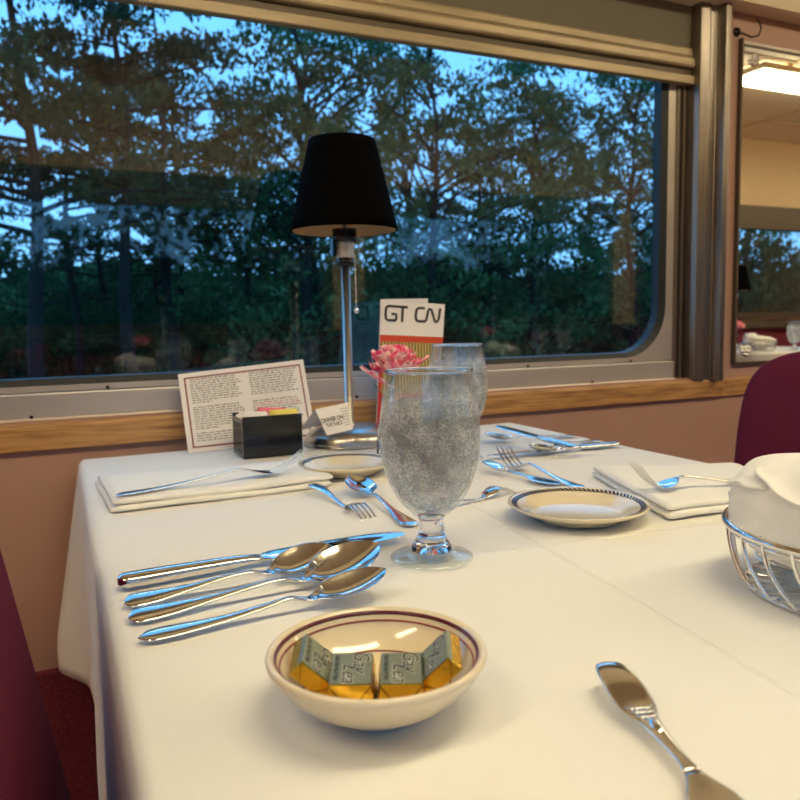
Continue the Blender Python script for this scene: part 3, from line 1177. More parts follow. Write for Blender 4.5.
def fork(L, bw, label, orn=False, tip=0.022, group=None):
    t = empty('fork', (0, 0, 0), 0, label, 'fork', group)
    hw = 0.0095
    keys = [(0.0, 0.001, 0.002, 0.0015, 0.0), (0.012, hw * 0.7, 0.0022, 0.002, 0), (0.05, hw, 0.0026, 0.003, 0), (0.14, hw * 0.9, 0.003, 0.003, 0), (0.3, 0.0048, 0.0055, 0.003, 0),
            (0.46, 0.0032, 0.010, 0.0032, 0), (0.60, 0.0030, 0.014, 0.0034, 0), (0.66, 0.0048, 0.0125, 0.003, 0.0004), (0.71, bw * 0.86, 0.0075, 0.0022, 0.0014),
            (0.76, bw, 0.0045, 0.002, 0.0014), (0.80, bw, 0.0036, 0.0018, 0.0012)]
    hb = B().rings(loft(L, keys, 0, 0.67, 44))
    if orn:
        ornament(hb, L, 0.11, 0.0085, 0.0044)
    hb.build('handle', 'steel', t, True)
    b = B().rings([ring_at(L, keys, 0.67 + 0.13 * k / 12) for k in range(13)])
    for q in range(4):
        yc = (q - 1.5) * bw * 0.56
        rr = []
        for k in range(11):
            u = 0.795 + 0.205 * k / 10
            zz = 0.0040 + (tip - 0.0036) * (k / 10) ** 1.6
            w = bw * 0.155 * (1 - 0.45 * (k / 10) ** 2) if k < 10 else 0.0005
            hh = 0.0010 if k < 10 else 0.0004
            y_ = yc * (1 - 0.06 * k / 10)
            rr.append([(u * L, y_ + w * cos(a_), zz + hh * sin(a_)) for a_ in [2 * pi * j / 8 for j in range(8)]])
        b.rings(rr)
    b.build('tines', 'steel', t, True)
    return t

def knife(L, label, thick=0.010, group=None, bw=0.0105):
    t = empty('knife', (0, 0, 0), 0, label, 'knife', group)
    zc = 0.0062
    hk = [(0.0, 0.003, zc, thick * 0.5, 0), (0.010, 0.0078, zc, thick * 0.9, 0), (0.03, 0.0098, zc, thick, 0), (0.15, 0.0095, zc, thick, 0), (0.36, 0.0078, zc, thick * 0.85, 0),
          (0.42, 0.0062, zc, thick * 0.6, 0), (0.46, 0.0075, zc, 0.004, 0)]
    B().rings(loft(L, hk, 0, 0.455, 30)).build('handle', 'steel', t, True)
    bk = [(0.455, 0.0072, zc, 0.003, 0), (0.50, bw * 0.95, zc, 0.0019, 0), (0.8, bw * 1.02, zc, 0.0017, 0), (0.93, bw * 0.8, zc, 0.0015, 0), (0.985, bw * 0.45, zc, 0.0012, 0), (1.0, 0.001, zc, 0.0008, 0)]
    B().rings(loft(L, bk, 0.455, 1, 26)).build('blade', 'blade', t, True)
    return t

def butter_knife(L, label, ornate=True):
    t = empty('butter_knife', (0, 0, 0), 0, label, 'knife')
    keys = [(0.0, 0.002, 0.014, 0.002, 0), (0.03, 0.0085, 0.0150, 0.0026, 0), (0.13, 0.0118, 0.013, 0.003, 0), (0.24, 0.0115, 0.009, 0.003, 0), (0.29, 0.0092, 0.0078, 0.0036, 0), (0.34, 0.0062, 0.0072, 0.0040, 0), (0.46, 0.0042, 0.0065, 0.0038, 0), (0.56, 0.0038, 0.006, 0.0036, 0),
            (0.62, 0.006, 0.0055, 0.0024, 0), (0.70, 0.0125, 0.0045, 0.0018, 0), (0.85, 0.0130, 0.0038, 0.0016, 0), (0.96, 0.008, 0.0035, 0.0014, 0), (1.0, 0.001, 0.0034, 0.001, 0)]
    hb = B().rings(loft(L, keys, 0, 0.60, 40))
    if ornate:
        z = 0.0096
        for k, (dx, w) in enumerate(((0, 0.0080), (0.0045, 0.0072), (0.009, 0.0058))):
            hb.tube([(0.27 * L + dx - 0.001, -w, z - 0.0008), (0.27 * L + dx + 0.002, -w * 0.5, z), (0.27 * L + dx + 0.003, 0, z + 0.0004), (0.27 * L + dx + 0.002, w * 0.5, z), (0.27 * L + dx - 0.001, w, z - 0.0008)], 0.0011, 6)
        hb.lathe([(0.0, 0.0018), (0.002, 0.0014), (0.0027, 0.0)], 12, Matrix.Translation((0.37 * L, 0, 0.0088)) @ Matrix.Scale(3.0, 4, (1, 0, 0)))
    hb.build('handle', 'steel', t, True)
    B().rings(loft(L, keys, 0.60, 1, 26)).build('blade', 'steel', t, True)
    return t

TT = 0.0028   # cloth surface height
place(knife(0.285, 'table knife at the back of the front-left cutlery row, blade pointing to the goblet', 0.0125, bw=0.0132), (0.035, 0.682, TT + 0.001), 3.6, roll=7)
place(spoon(0.181, 0.0225, 'teaspoon lying just in front of the table knife, second in the front-left cutlery row', arch=0.010, tip=0.023), (0.037, 0.635, TT + 0.002), 2.5, roll=12, pitch=0.0)
place(spoon(0.214, 0.0262, 'large soup spoon, third in the front-left cutlery row, biggest bowl', arch=0.011, tip=0.029), (0.037, 0.599, TT + 0.002), 3.0, roll=12, pitch=0.0)
place(spoon(0.198, 0.0190, 'spoon with a pointed handle, nearest to the butter bowl in the front-left row', style=2, tip=0.021), (0.040, 0.555, TT + 0.001), 2.5, roll=8, pitch=0.2)

place(fork(0.165, 0.0115, 'small fork lying face down between the folded napkin and goblet', True, 0.016), (0.303, 0.962, TT + 0.014), -84, roll=180)
place(spoon(0.215, 0.020, 'spoon lying behind the near goblet, its bowl pointing away to the small plate', orn=False), (0.347, 0.738, TT), 87)
place(fork(0.180, 0.0115, 'fork lying face down, its handle running behind the near goblet', True, 0.018), (0.376, 0.775, TT + 0.014), 21, roll=180)
place(butter_knife(0.150, 'small butter knife lying between the large fork and face-down fork'), (0.578, 0.972, TT), -77)
place(fork(0.203, 0.0150, 'large fork with raised tines, handle tucked behind the right-hand plate', False, 0.030), (0.626, 0.796, TT), 89)

place(knife(0.262, 'long table knife nearest in the far-right cutlery pile, pointing left', 0.008), (0.893, 1.035, TT), 176.5)
place(spoon(0.192, 0.021, 'farthest spoon of the far-right cutlery pile, bowl pointing left'), (0.902, 1.168, TT), 172.5)
place(knife(0.190, 'knife lying crosswise over the spoons in the far-right pile, blade tip raised', 0.010, bw=0.0135), (0.764, 0.982, TT + 0.010), 103, pitch=6)
place(spoon(0.200, 0.020, 'spoon with an arched handle in the middle of the far-right cutlery pile'), (0.905, 1.105, TT), -163)
place(spoon(0.188, 0.019, 'spoon lying directly behind the long knife in the far-right cutlery pile'), (0.888, 1.062, TT), -171)
place(butter_knife(0.172, 'ornate butter knife alone at the bottom right of the near table'), (0.298, 0.356, TT), -106)

# ------------------------------------------------------------------ folded napkins with forks
def folded_napkin(quad, h, layers, label, seed=1, flap=0.012):
    """quad: four (x, y) corners fl, fr, br, bl; one folded cloth of several layers"""
    rnd = random.Random(seed)
    b = B()
    fl, fr, br, bl_ = [Vector((p[0], p[1], 0)) for p in quad]
    lh = h / layers
    n = 22
    for k in range(layers):
        ins = flap * k
        off = Vector((rnd.uniform(-0.003, 0.003), rnd.uniform(-0.003, 0.003), 0))
        rings = []
        m_ = 7
        for i in range(n + 1):
            u = i / n
            f0 = fl.lerp(fr, u)
            b0 = bl_.lerp(br, u)
            dirv = (b0 - f0).normalized()
            f0 = f0 + dirv * (ins * 0.7) + off
            b0 = b0 - dirv * ins * 0.3 + off
            z0 = TT + k * lh + 0.0008 * sin(u * 7 + k)
            r = []
            th = lh * (0.92 if 0.02 < u < 0.98 else 0.5)
            zc = z0 + lh / 2
            for j in range(9):      # front rounded fold
                a = -pi / 2 - pi * j / 8
                r.append(f0 + dirv * (th / 2 + th / 2 * cos(a)) + Vector((0, 0, zc + th / 2 * sin(a + 0))) )
            for j in range(1, m_):
                p = f0.lerp(b0, j / m_)
                r.append(p + Vector((0, 0, zc + th / 2 + 0.0012 * sin(u * 11 + j * 1.7 + k * 2 + seed))))
            for j in range(5):
                a = pi / 2 - pi * j / 4
                r.append(b0 + dirv * (th / 2 * cos(a)) + Vector((0, 0, zc + th / 2 * sin(a))))
            for j in range(m_ - 1, 0, -1):
                p = f0.lerp(b0, j / m_)
                r.append(p + Vector((0, 0, zc - th / 2)))
            rings.append(r)
        b.rings(rings)
    o = b.build('folded_napkin', 'napkin', None, True)
    return tag(o, label, 'napkin')
folded_napkin([(0.050, 0.968), (0.340, 0.980), (0.352, 1.130), (0.040, 1.165)], 0.015, 2, 'folded white napkin at the back left of the near table, under a fork', 1)
place(fork(0.264, 0.0150, 'fork lying on the folded napkin at the back left, tines curved up', False, 0.030), (0.056, 0.994, TT + 0.0158), 9.0)
folded_napkin([(0.612, 0.626), (0.790, 0.618), (0.885, 0.775), (0.692, 0.858)], 0.016, 2, 'folded white napkin at the right of the near table, behind the plate', 4, 0.008)
place(fork(0.178, 0.0150, 'fork lying on the right-hand folded napkin, tines towards the plate', False, 0.036), (0.798, 0.664, TT + 0.0175), 170)

# ------------------------------------------------------------------ china
def plate(r, label, group=None, rope=True):
    t = empty('bread_plate', (0, 0, 0), 0, label, 'plate', group)
    prof = [(0.0, 0.004), (r * 0.55, 0.004), (r * 0.64, 0.0055), (r * 0.72, 0.0105), (r * 0.86, 0.0145), (r * 0.97, 0.0175), (r, 0.0185), (r * 1.005, 0.0168), (r * 0.97, 0.0140), (r * 0.80, 0.0085), (r * 0.68, 0.002), (r * 0.62, 0.0), (r * 0.58, 0.0015), (0.0, 0.0018)]
    B().lathe(prof, 72).build('dish', 'china', t, True)
    if rope:
        b = B()
        n = 84
        for k in range(n):
            a = 2 * pi * k / n
            def P(rr, aa):
                # height on the rim
                z = 0.0145 + (rr / r - 0.86) / 0.11 * 0.003 + 0.0007
                return (rr * cos(aa), rr * sin(aa), z)
            da = 2 * pi / n
            ri, ro = r * 0.872, r * 0.945
            b.add([P(ri, a), P(ri, a + da * 0.60), P(ro, a + da * 1.45), P(ro, a + da * 0.85)], [(0, 1, 2, 3)])
            b.add([P(ri - 0.0002, a), P(ri - 0.0002, a + da), P(ri + 0.0007, a + da), P(ri + 0.0007, a)], [(0, 1, 2, 3)])
        b.build('rope_border', 'ropeink', t)
    return t
M['ropeink'] = mat('brown_rope_print', srgb(62, 44, 48), 0.25)
pl1 = plate(0.0795, 'cream bread plate with brown rope border, right of the near goblet')
pl1.location = (0.533, 0.686, TT)
pl2 = plate(0.0735, 'cream bread plate with brown rope border, in front of the lamp base')
pl2.location = (0.392, 1.065, TT)
pl2.rotation_euler = (0, 0, 0.7)

# butter bowl
bowl = empty('butter_bowl', (0.1605, 0.3945, TT), 0, 'small cream bowl with plum stripes holding butter pats, front of table', 'bowl')
R0 = 0.0645
bo = [(0.0, 0.0055), (0.018, 0.0058), (0.030, 0.0085), (0.044, 0.0175), (0.054, 0.0285), (0.0585, 0.0375), (0.0600, 0.0405), (0.0622, 0.0425), (0.0642, 0.0418), (0.0650, 0.0395), (0.0640, 0.0365),
      (0.0585, 0.0270), (0.048, 0.0150), (0.036, 0.0060), (0.030, 0.0022), (0.0275, 0.0), (0.0255, 0.0008), (0.0240, 0.0022), (0.0, 0.0026)]
def subdiv(p, n=3):
    o_ = []
    for i in range(len(p) - 1):
        p0 = p[i - 1] if i > 0 else p[i]
        p3 = p[i + 2] if i + 2 < len(p) else p[i + 1]
        for k in range(n):
            t = k / n
            q = []
            for c in (0, 1):
                a, b_ = p[i][c], p[i + 1][c]
                m1, m2 = (b_ - p0[c]) / 2, (p3[c] - a) / 2
                q.append((2 * t ** 3 - 3 * t * t + 1) * a + (t ** 3 - 2 * t * t + t) * m1 + (3 * t * t - 2 * t ** 3) * b_ + (t ** 3 - t * t) * m2)
            o_.append((max(q[0], 0.0), q[1]))
    o_.append(p[-1])
    return o_
B().lathe(subdiv(bo), 80).build('bowl_body', 'china', bowl, True)
def stripe(name, r0, z0, r1, z1, m):
    # thin glaze band lying on the inner wall of the bowl
    nx, nz = -(z1 - z0), (r1 - r0)
    l = hypot(nx, nz)
    nx, nz = nx / l * 0.00035, nz / l * 0.00035
    B().lathe([(r0, z0), (r0 + nx, z0 + nz), (r1 + nx, z1 + nz), (r1, z1)], 80).build(name, m, bowl, True)
stripe('plum_stripe', 0.0588, 0.0382, 0.0601, 0.0407, 'plumstripe')
stripe('red_line', 0.0567, 0.0338, 0.0573, 0.0349, 'redstripe')
stripe('red_line', 0.0430, 0.01665, 0.0438, 0.01735, 'redstripe')

# butter pats
VX = Vector((0.91, -0.415, 0)).normalized()   # along the row of pats
VYv = Vector((0.415, 0.91, 0)).normalized()
def butter_pat(label, tx=0.0):
    t = empty('butter_pat', (0, 0, 0), 0, label, 'butter')
    w, l, h = 0.0136, 0.0182, 0.0100
    s = 0.86
    b = B()
    v = [(-w, -l, 0), (w, -l, 0), (w, l, 0), (-w, l, 0), (-w * s, -l * s, h), (w * s, -l * s, h), (w * s, l * s, h), (-w * s, l * s, h)]
    b.add(v, [(3, 2, 1, 0), (4, 5, 6, 7), (0, 1, 5, 4), (1, 2, 6, 5), (2, 3, 7, 6), (3, 0, 4, 7)])
    bevel(b.build('butter_block', 'gold', t), 0.0008, 2)
    # silver label wrapped over the top and a little down the long sides
    sb = B()
    e = 0.0003
    sb.add([(-w * s - 0.0007, -l * s, h * 0.72), (-w * s, -l * s, h + e), (w * s, -l * s, h + e), (w * s + 0.0007, -l * s, h * 0.72),
            (-w * s - 0.0007, l * s, h * 0.72), (-w * s, l * s, h + e), (w * s, l * s, h + e), (w * s + 0.0007, l * s, h * 0.72)],
           [(0, 1, 5, 4), (1, 2, 6, 5), (2, 3, 7, 6)])
    sb.build('foil_label', 'silver', t)
    # folded flap lines on the foil end
    fb = B()
    for sx in (-1, 1):
        fb.tube([(sx * w * 0.90, -l * 0.87 - 0.0004, h * 0.93), (sx * w * 0.42, -l - 0.0001, h * 0.16)], 0.00022, 5)
        fb.build('foil_fold', 'foldline', t)
    Rz = Matrix.Rotation(-pi / 2, 4, 'Z')
    zt = h + 2 * e
    text_on('lettering', 'Gay', 0.0135, Matrix.Translation((0.0052, 0.0058, zt)) @ Rz, 'label_white', t, 0, 0.3, 0.00045)
    text_on('lettering', 'Lea', 0.0135, Matrix.Translation((-0.0006, -0.0058, zt)) @ Rz, 'label_white', t, 0, 0.3, 0.00045)
    text_on('lettering', 'Gay', 0.0135, Matrix.Translation((0.0052, 0.0058, zt + 0.00012)) @ Rz, 'label_ink', t, 0, 0.3, 0.00005)
    text_on('lettering', 'Lea', 0.0135, Matrix.Translation((-0.0006, -0.0058, zt + 0.00012)) @ Rz, 'label_ink', t, 0, 0.3, 0.00005)
    text_on('lettering', 'SALTED BUTTER', 0.0034, Matrix.Translation((-0.0088, 0.0, zt)) @ Rz, 'label_ink', t, 0, 0, 0.00008)
    return t
M['foldline'] = mat('gold_fold_line', srgb(120, 84, 20), 0.5, 0.5)
def put_pat(t, centre, yaw, roll, pitch=0):
    t.location = centre
    t.rotation_mode = 'QUATERNION'
    t.rotation_quaternion = (Matrix.Rotation(radians(yaw), 4, 'Z') @ Matrix.Rotation(radians(roll), 4, 'Y') @ Matrix.Rotation(radians(pitch), 4, 'X')).to_quaternion()
    return t
bc = Vector((0.1595, 0.3915, TT))
bowl.scale = (1.0, 1.0, 0.87)
pat = butter_pat('upright foil-wrapped butter pat, left of the two flat ones in the bowl')
put_pat(pat, bc + VX * -0.0150 + VYv * -0.0030 + Vector((0, 0, 0.0175)), -24.5, 0, 7)
def dpat(label, c, yaw, roll, pitch=0):
    d = dup(pat, label=label)
    return put_pat(d, c, yaw, roll, pitch)
dpat('upright foil-wrapped butter pat, right of the two flat ones in the bowl', bc + VX * 0.0140 + VYv * -0.0035 + Vector((0, 0, 0.0175)), -24.5, 0, 7)
dpat('butter pat leaning against the left side of the bowl', bc + VX * -0.0410 + VYv * 0.0040 + Vector((0, 0, 0.0225)), -18, 42, 7)
dpat('lower butter pat in the bowl, almost hidden beneath the left flat one', bc + VX * -0.0140 + VYv * 0.0 + Vector((0, 0, 0.0058)), -24.5, 0, 0)
dpat('lower butter pat in the bowl, almost hidden beneath the right flat one', bc + VX * 0.0140 + VYv * 0.0 + Vector((0, 0, 0.0058)), -24.5, 0, 0)
dpat('butter pat leaning against the right side of the bowl', bc + VX * 0.0400 + VYv * 0.0030 + Vector((0, 0, 0.0235)), -31, -44, 7)

# ------------------------------------------------------------------ goblets
gob_foot = [(0.0, 0.0), (0.036, 0.0), (0.0405, 0.0012), (0.0408, 0.0026), (0.037, 0.0042), (0.0265, 0.0066), (0.0205, 0.0085), (0.0, 0.0085)]
gob_stem = [(0.0, 0.0087), (0.0200, 0.0087), (0.0198, 0.0120), (0.0186, 0.0150), (0.0158, 0.0190), (0.0132, 0.026), (0.0120, 0.034), (0.0122, 0.0400), (0.0135, 0.0428), (0.0, 0.0430)]
gob_prof_out = [(0.0, 0.0432), (0.0135, 0.0432), (0.021, 0.0490), (0.033, 0.062), (0.0425, 0.082), (0.0478, 0.102), (0.0492, 0.120), (0.0482, 0.140), (0.0458, 0.158), (0.0428, 0.178), (0.0422, 0.1845), (0.0416, 0.1862), (0.0404, 0.1855)]
gob_prof_in = [(0.0402, 0.1840), (0.0410, 0.177), (0.0438, 0.157), (0.0462, 0.139), (0.0471, 0.120), (0.0457, 0.102), (0.0404, 0.083), (0.030, 0.0635), (0.018, 0.053), (0.008, 0.0490), (0.0, 0.0480)]
def sealed(o):
    bm = bmesh.new()
    bm.from_mesh(o.data)
    bmesh.ops.remove_doubles(bm, verts=bm.verts, dist=1e-5)
    bmesh.ops.recalc_face_normals(bm, faces=bm.faces)
    bm.to_mesh(o.data)
    bm.free()
    o.data.polygons.foreach_set('use_smooth', [True] * len(o.data.polygons))
    return o
def goblet(label):
    t = tag(empty('goblet'), label, 'glass')
    sealed(B().lathe(subdiv(gob_prof_out, 3) + subdiv(gob_prof_in, 3), 64).build('glass_bowl', 'goblet_bowl', t, True))
    B().tube([(0.0413 * cos(a), 0.0413 * sin(a), 0.1872) for a in [2 * pi * k / 64 for k in range(64)]], 0.0011, 10, True).build('rim', 'clear', t, True)
    st = B()
    pr = subdiv(gob_stem[1:-1], 3)
    st.rings([[(r * cos(2 * pi * j / 48), r * sin(2 * pi * j / 48), z) for j in range(48)] for (r, z) in pr])
    sealed(st.build('stem', 'clear', t, True))
    sealed(B().lathe(subdiv(gob_foot, 2), 64).build('foot', 'goblet_foot', t, True))
    return t
def rin(z):
    p = gob_prof_in[::-1]
    for i in range(len(p) - 1):
        if p[i][1] <= z <= p[i + 1][1]:
            return p[i][0] + (p[i + 1][0] - p[i][0]) * (z - p[i][1]) / (p[i + 1][1] - p[i][1])
    return p[-1][0]
def water(label, top=0.156):
    pr = [(0.0, 0.0477)]
    src = subdiv(gob_prof_in, 3)[::-1]
    for (r, z) in src:
        if 0.0484 < z < top - 0.001:
            pr.append((r + 0.0003, z))
    pr += [(rin(top) + 0.0003, top), (rin(top) - 0.001, top - 0.0006), (0.0, top - 0.0008)]
    o = B().lathe(pr, 64).build('water', 'water', None, True)
    bm = bmesh.new()
    bm.from_mesh(o.data)
    bmesh.ops.remove_doubles(bm, verts=bm.verts, dist=1e-5)
    bmesh.ops.recalc_face_normals(bm, faces=bm.faces)
    bm.to_mesh(o.data)
    bm.free()
    return tag(o, label, 'water')
def ice_cube(seed):
    rnd = random.Random(seed)
    bm = bmesh.new()
    bmesh.ops.create_cube(bm, size=1)
    bmesh.ops.subdivide_edges(bm, edges=bm.edges, cuts=3, use_grid_fill=True)
    for v in bm.verts:
        c = v.co.copy()
        l = max(abs(c.x), abs(c.y), abs(c.z))
        v.co = c.lerp(c.normalized() * 0.62, 0.45) * (1 + rnd.uniform(-0.05, 0.05))
    me = bpy.data.meshes.new('ice_cube')
    bm.to_mesh(me)
    bm.free()
    me.polygons.foreach_set('use_smooth', [True] * len(me.polygons))
    me.materials.append(M['ice'])
    return me
ICE = [ice_cube(k) for k in range(3)]
ice_pts = []
_r = random.Random(12)
for z, n, rad in ((0.088, 2, 0.013), (0.107, 4, 0.021), (0.127, 5, 0.024), (0.147, 4, 0.021)):
    for k in range(n):
        a = 2 * pi * k / n + z * 90
        ice_pts.append((rad * cos(a), rad * sin(a), z + _r.uniform(-0.003, 0.003), _r.uniform(0, 3), _r.uniform(0, 3)))
ice_pts.append((0, 0, 0.128, 1, 1))
def fill_goblet(x, y, which, small=False):
    for k, (px, py, pz, r1, r2) in enumerate(ice_pts):
        o = bpy.data.objects.new('ice_cube', ICE[k % 3])
        COL.objects.link(o)
        o.location = (x + px, y + py, TT + pz * 0.97)
        o.rotation_euler = (r1, r2, r1 + r2)
        o.scale = (0.0205, 0.0185, 0.017)
        tag(o, 'cloudy ice cube floating in the %s goblet of water' % which, 'ice', 'ice cubes in the %s goblet' % which)
g1_ = goblet('stemmed water goblet, frosted with condensation, in the middle of the near table')
g1_.location = (0.3170, 0.632, TT)
g1_.scale = (0.98, 0.98, 0.97)
w1 = water('ice water filling the near stemmed goblet')
w1.location = g1_.location
w1.scale = g1_.scale
fill_goblet(0.3170, 0.632, 'near')
G2 = (0.594, 1.080, TT)
g2_ = dup(g1_, G2, label='second water goblet standing behind the near one, beside the flower', scale=1.01)
w2_ = dup(w1, G2, label='ice water filling the second goblet, behind the near one', scale=1.01)
fill_goblet(G2[0], G2[1], 'second')

# ------------------------------------------------------------------ lamp
def table_lamp(label):
    t = empty('table_lamp', (0, 0, 0), 0, label, 'lamp')
    B().lathe(subdiv([(0.0, 0.0), (0.080, 0.0), (0.085, 0.002), (0.0855, 0.010), (0.081, 0.020), (0.070, 0.0285), (0.056, 0.032), (0.030, 0.0335), (0.012, 0.034), (0.0, 0.034)], 2), 64).build('lamp_base', 'brushed', t, True)
    B().lathe([(0.0112, 0.0335), (0.0112, 0.037), (0.0085, 0.0385), (0.0082, 0.335), (0.0, 0.335)], 24).build('pole', 'brushed', t, True)
    B().lathe([(0.0, 0.335), (0.014, 0.335), (0.0155, 0.338), (0.0155, 0.347), (0.012, 0.349), (0.0, 0.349)], 24).build('lower_collar', 'black_plastic', t, True)
    B().lathe([(0.0, 0.349), (0.0178, 0.349), (0.0185, 0.352), (0.0185, 0.375), (0.0172, 0.378), (0.0, 0.378)], 8).build('socket', 'foilsocket', t)
    B().lathe([(0.0, 0.378), (0.022, 0.378), (0.023, 0.384), (0.023, 0.402), (0.0, 0.402)], 24).build('upper_collar', 'black_plastic', t, True)
    B().box(-0.026, -0.0187, -0.006, 0.006, 0.352, 0.385).build('switch_housing', 'black_plastic', t)
    pleat = lambda a, z: 1.0 + 0.010 * abs(sin(a * 22))
    zb, zt, rb, rt = 0.398, 0.562, 0.0985, 0.0600
    def tw(a, z):
        return pleat(a, z)
    b = B()
    seg = 264
    v = []
    n = 8
    for i in range(n + 1):
        z = zb + (zt - zb) * i / n
        r = rb + (rt - rb) * i / n
        for j in range(seg):
            a = 2 * pi * j / seg
            rr = r * pleat(a, z)
            v.append((rr * cos(a), rr * sin(a), z))
    f = []
    for i in range(n):
        for j in range(seg):
            k = (j + 1) % seg
            f.append((i * seg + j, i * seg + k, (i + 1) * seg + k, (i + 1) * seg + j))
    b.add(v, f)
    sh = b.build('lamp_shade', 'shade', t, True)
    md = sh.modifiers.new('t', 'SOLIDIFY')
    md.thickness = 0.0012
    md.offset = 1
    ln = B().lathe([(rb - 0.0022, zb + 0.0005), (rt - 0.0022, zt - 0.002)], 64).build('shade_lining', 'lining', sh, True)
    b = B()
    for k in range(3):
        a = 2 * pi * k / 3
        b.tube([(0.005 * cos(a), 0.005 * sin(a), 0.546), ((rt - 0.001) * cos(a), (rt - 0.001) * sin(a), 0.556)], 0.0012, 6)
    b.lathe([(0.006, 0.542), (0.006, 0.548), (0.003, 0.552), (0.0, 0.552)], 12)
    b.tube([(0, 0, 0.40), (0, 0, 0.545)], 0.003, 8)
    b.build('shade_spider', 'brushed', t, True)
    c = B()
    n = 32
    for k in range(n):
        z = 0.354 - k * 0.0031
        c.lathe([(0.0, -0.0013), (0.0011, -0.0007), (0.0013, 0.0), (0.0011, 0.0007), (0.0, 0.0013)], 6, Matrix.Translation((0.0145, -0.0135, z)))
    c.tube([(0.0145, -0.0135, 0.354), (0.0145, -0.0135, 0.256)], 0.0004, 4)
    cc = c.build('pull_chain', 'chrome', t, True)
    B().lathe([(0.0, -0.0062), (0.0035, -0.005), (0.0058, -0.001), (0.0058, 0.001), (0.0035, 0.005), (0.0015, 0.0065), (0.0, 0.007)], 16, Matrix.Translation((0.0145, -0.0135, 0.251))).build('chain_ball', 'chrome', cc, True)
    return t
M['foilsocket'] = mat('crumpled_foil', (0.75, 0.73, 0.68, 1), 0.3, 0.9, bump=(350, 1.0, 0.003))
lamp = table_lamp('table lamp with black pleated shade and brushed nickel pole by the window')
lamp.location = (0.500, 1.338, TT)

# ------------------------------------------------------------------ cards, caddy, brochure
def card_slab(o, c00, c10, c11, c01, th, name, m, parent):
    """sheet between 4 corners with thickness th (behind)"""
    c00, c10, c11, c01 = [Vector(c) for c in (c00, c10, c11, c01)]
    n = (c10 - c00).cross(c01 - c00).normalized()
    v = [c00, c10, c11, c01] + [c - n * th for c in (c00, c10, c11, c01)]
    f = [(0, 1, 2, 3), (7, 6, 5, 4), (4, 5, 1, 0), (5, 6, 2, 1), (6, 7, 3, 2), (7, 4, 0, 3)]
    return obj(name, v, f, m, parent)

def bil(c, u, v, lift):
    c00, c10, c11, c01 = [Vector(k) for k in c]
    n = (c10 - c00).cross(c01 - c00).normalized()
    a = c00.lerp(c10, u)
    b = c01.lerp(c11, u)
    return a.lerp(b, v) + n * lift

def quad_on(b, c, u0, u1, v0, v1, lift):
    b.add([bil(c, u0, v0, lift), bil(c, u1, v0, lift), bil(c, u1, v1, lift), bil(c, u0, v1, lift)], [(0, 1, 2, 3)])

base = Vector((0.201, 1.370, TT))
ic = tag(empty('information_card', base), 'white printed card with mauve border, leaning on the sill behind the black caddy', 'card')
C = [Vector(p) - base for p in ((0.2025, 1.372, 0.003), (0.4539, 1.4018, 0.003), (0.4534, 1.4737, 0.1589), (0.2002, 1.436, 0.1422))]
card_slab(None, C[0], C[1], C[2], C[3], 0.0015, 'card_sheet', 'paper', ic)
b = B()
m0, m1 = 0.035, 0.048
quad_on(b, C, m0, 1 - m0, 1 - 0.075, 1 - 0.055, 0.0003)
quad_on(b, C, m0, 1 - m0, 0.055, 0.075, 0.0003)
quad_on(b, C, m0, m1, 0.075, 1 - 0.075, 0.0003)
quad_on(b, C, 1 - m1, 1 - m0, 0.075, 1 - 0.075, 0.0003)
b.build('card_border', 'mauve', ic)
rnd = random.Random(77)
tbk = B()
trd = B()
def print_line(b, c, u0, u1, v, hgt, rnd, lift=0.0004):
    """a line of illegibly small print: rows of tiny strokes grouped as words"""
    u = u0
    while u < u1 - 0.01:
        wl = rnd.uniform(0.018, 0.055)
        e = min(u + wl, u1)
        q = u
        while q < e:
            s_ = rnd.uniform(0.0022, 0.0034)
            hh = hgt * rnd.choice((0.55, 0.55, 0.6, 1.0))
            quad_on(b, c, q, min(q + s_, e), v, v + hh, lift)
            q += s_ + 0.0009
        u = e + 0.009
v = 0.90
gapr = {11, 22}
for row in range(27):
    if row in gapr:
        v -= 0.03
        continue
    print_line(tbk, C, 0.075, 0.47 - rnd.uniform(0, 0.05) - (0.22 if row in (10, 21) else 0), v, 0.016, rnd)
    if row not in (10, 11):
        print_line(tbk if row not in (13, 14) else trd, C, 0.53, 0.93 - rnd.uniform(0, 0.05), v, 0.016, rnd)
    v -= 0.0295
tbk.build('small_print', 'ink', ic)
trd.build('red_print', 'redink', ic)

cd = tag(empty('sachet_caddy', (0.330, 1.302, TT)), 'glossy black plastic caddy filled with sugar sachets, in front of the information card', 'caddy')
b = B()
w, d, h, t_ = 0.0525, 0.040, 0.072, 0.002
b.box(-w, w, -d, d, 0, t_)
b.box(-w, w, -d, -d + t_, t_, h)
b.box(-w, w, d - t_, d, t_, h)
b.box(-w, -w + t_, -d + t_, d - t_, t_, h - 0.004)
b.box(w - t_, w, -d + t_, d - t_, t_, h - 0.004)
for k in range(7):
    y = -d + 0.012 + k * 0.0095
    b.box(-w - 0.0006, -w, y, y + 0.002, 0.006, h - 0.012)
bevel(b.build('caddy_box', 'black_plastic', cd), 0.001)
rnd = random.Random(9)
kinds = ['paper', 'paper', 'paper', 'yellowpaper', 'paper', 'pinkpaper', 'paper', 'yellowpaper']
sachet_proto = {}
def sachet(m):
    bb = B()
    rings = []
    for i in range(7):
        z = 0.062 * i / 6
        th = 0.0032 * sin(pi * min(1, max(0, (i) / 6))) + 0.0004
        rings.append([(-0.0225, -th * 0.2, z), (-0.012, -th, z), (0.012, -th, z), (0.0225, -th * 0.2, z), (0.0225, th * 0.2, z), (0.012, th, z), (-0.012, th, z), (-0.0225, th * 0.2, z)])
    bb.rings(rings)
    return bb.build('sugar_sachet', m, None, True)
colname = {'paper': 'white', 'yellowpaper': 'yellow', 'pinkpaper': 'pink'}
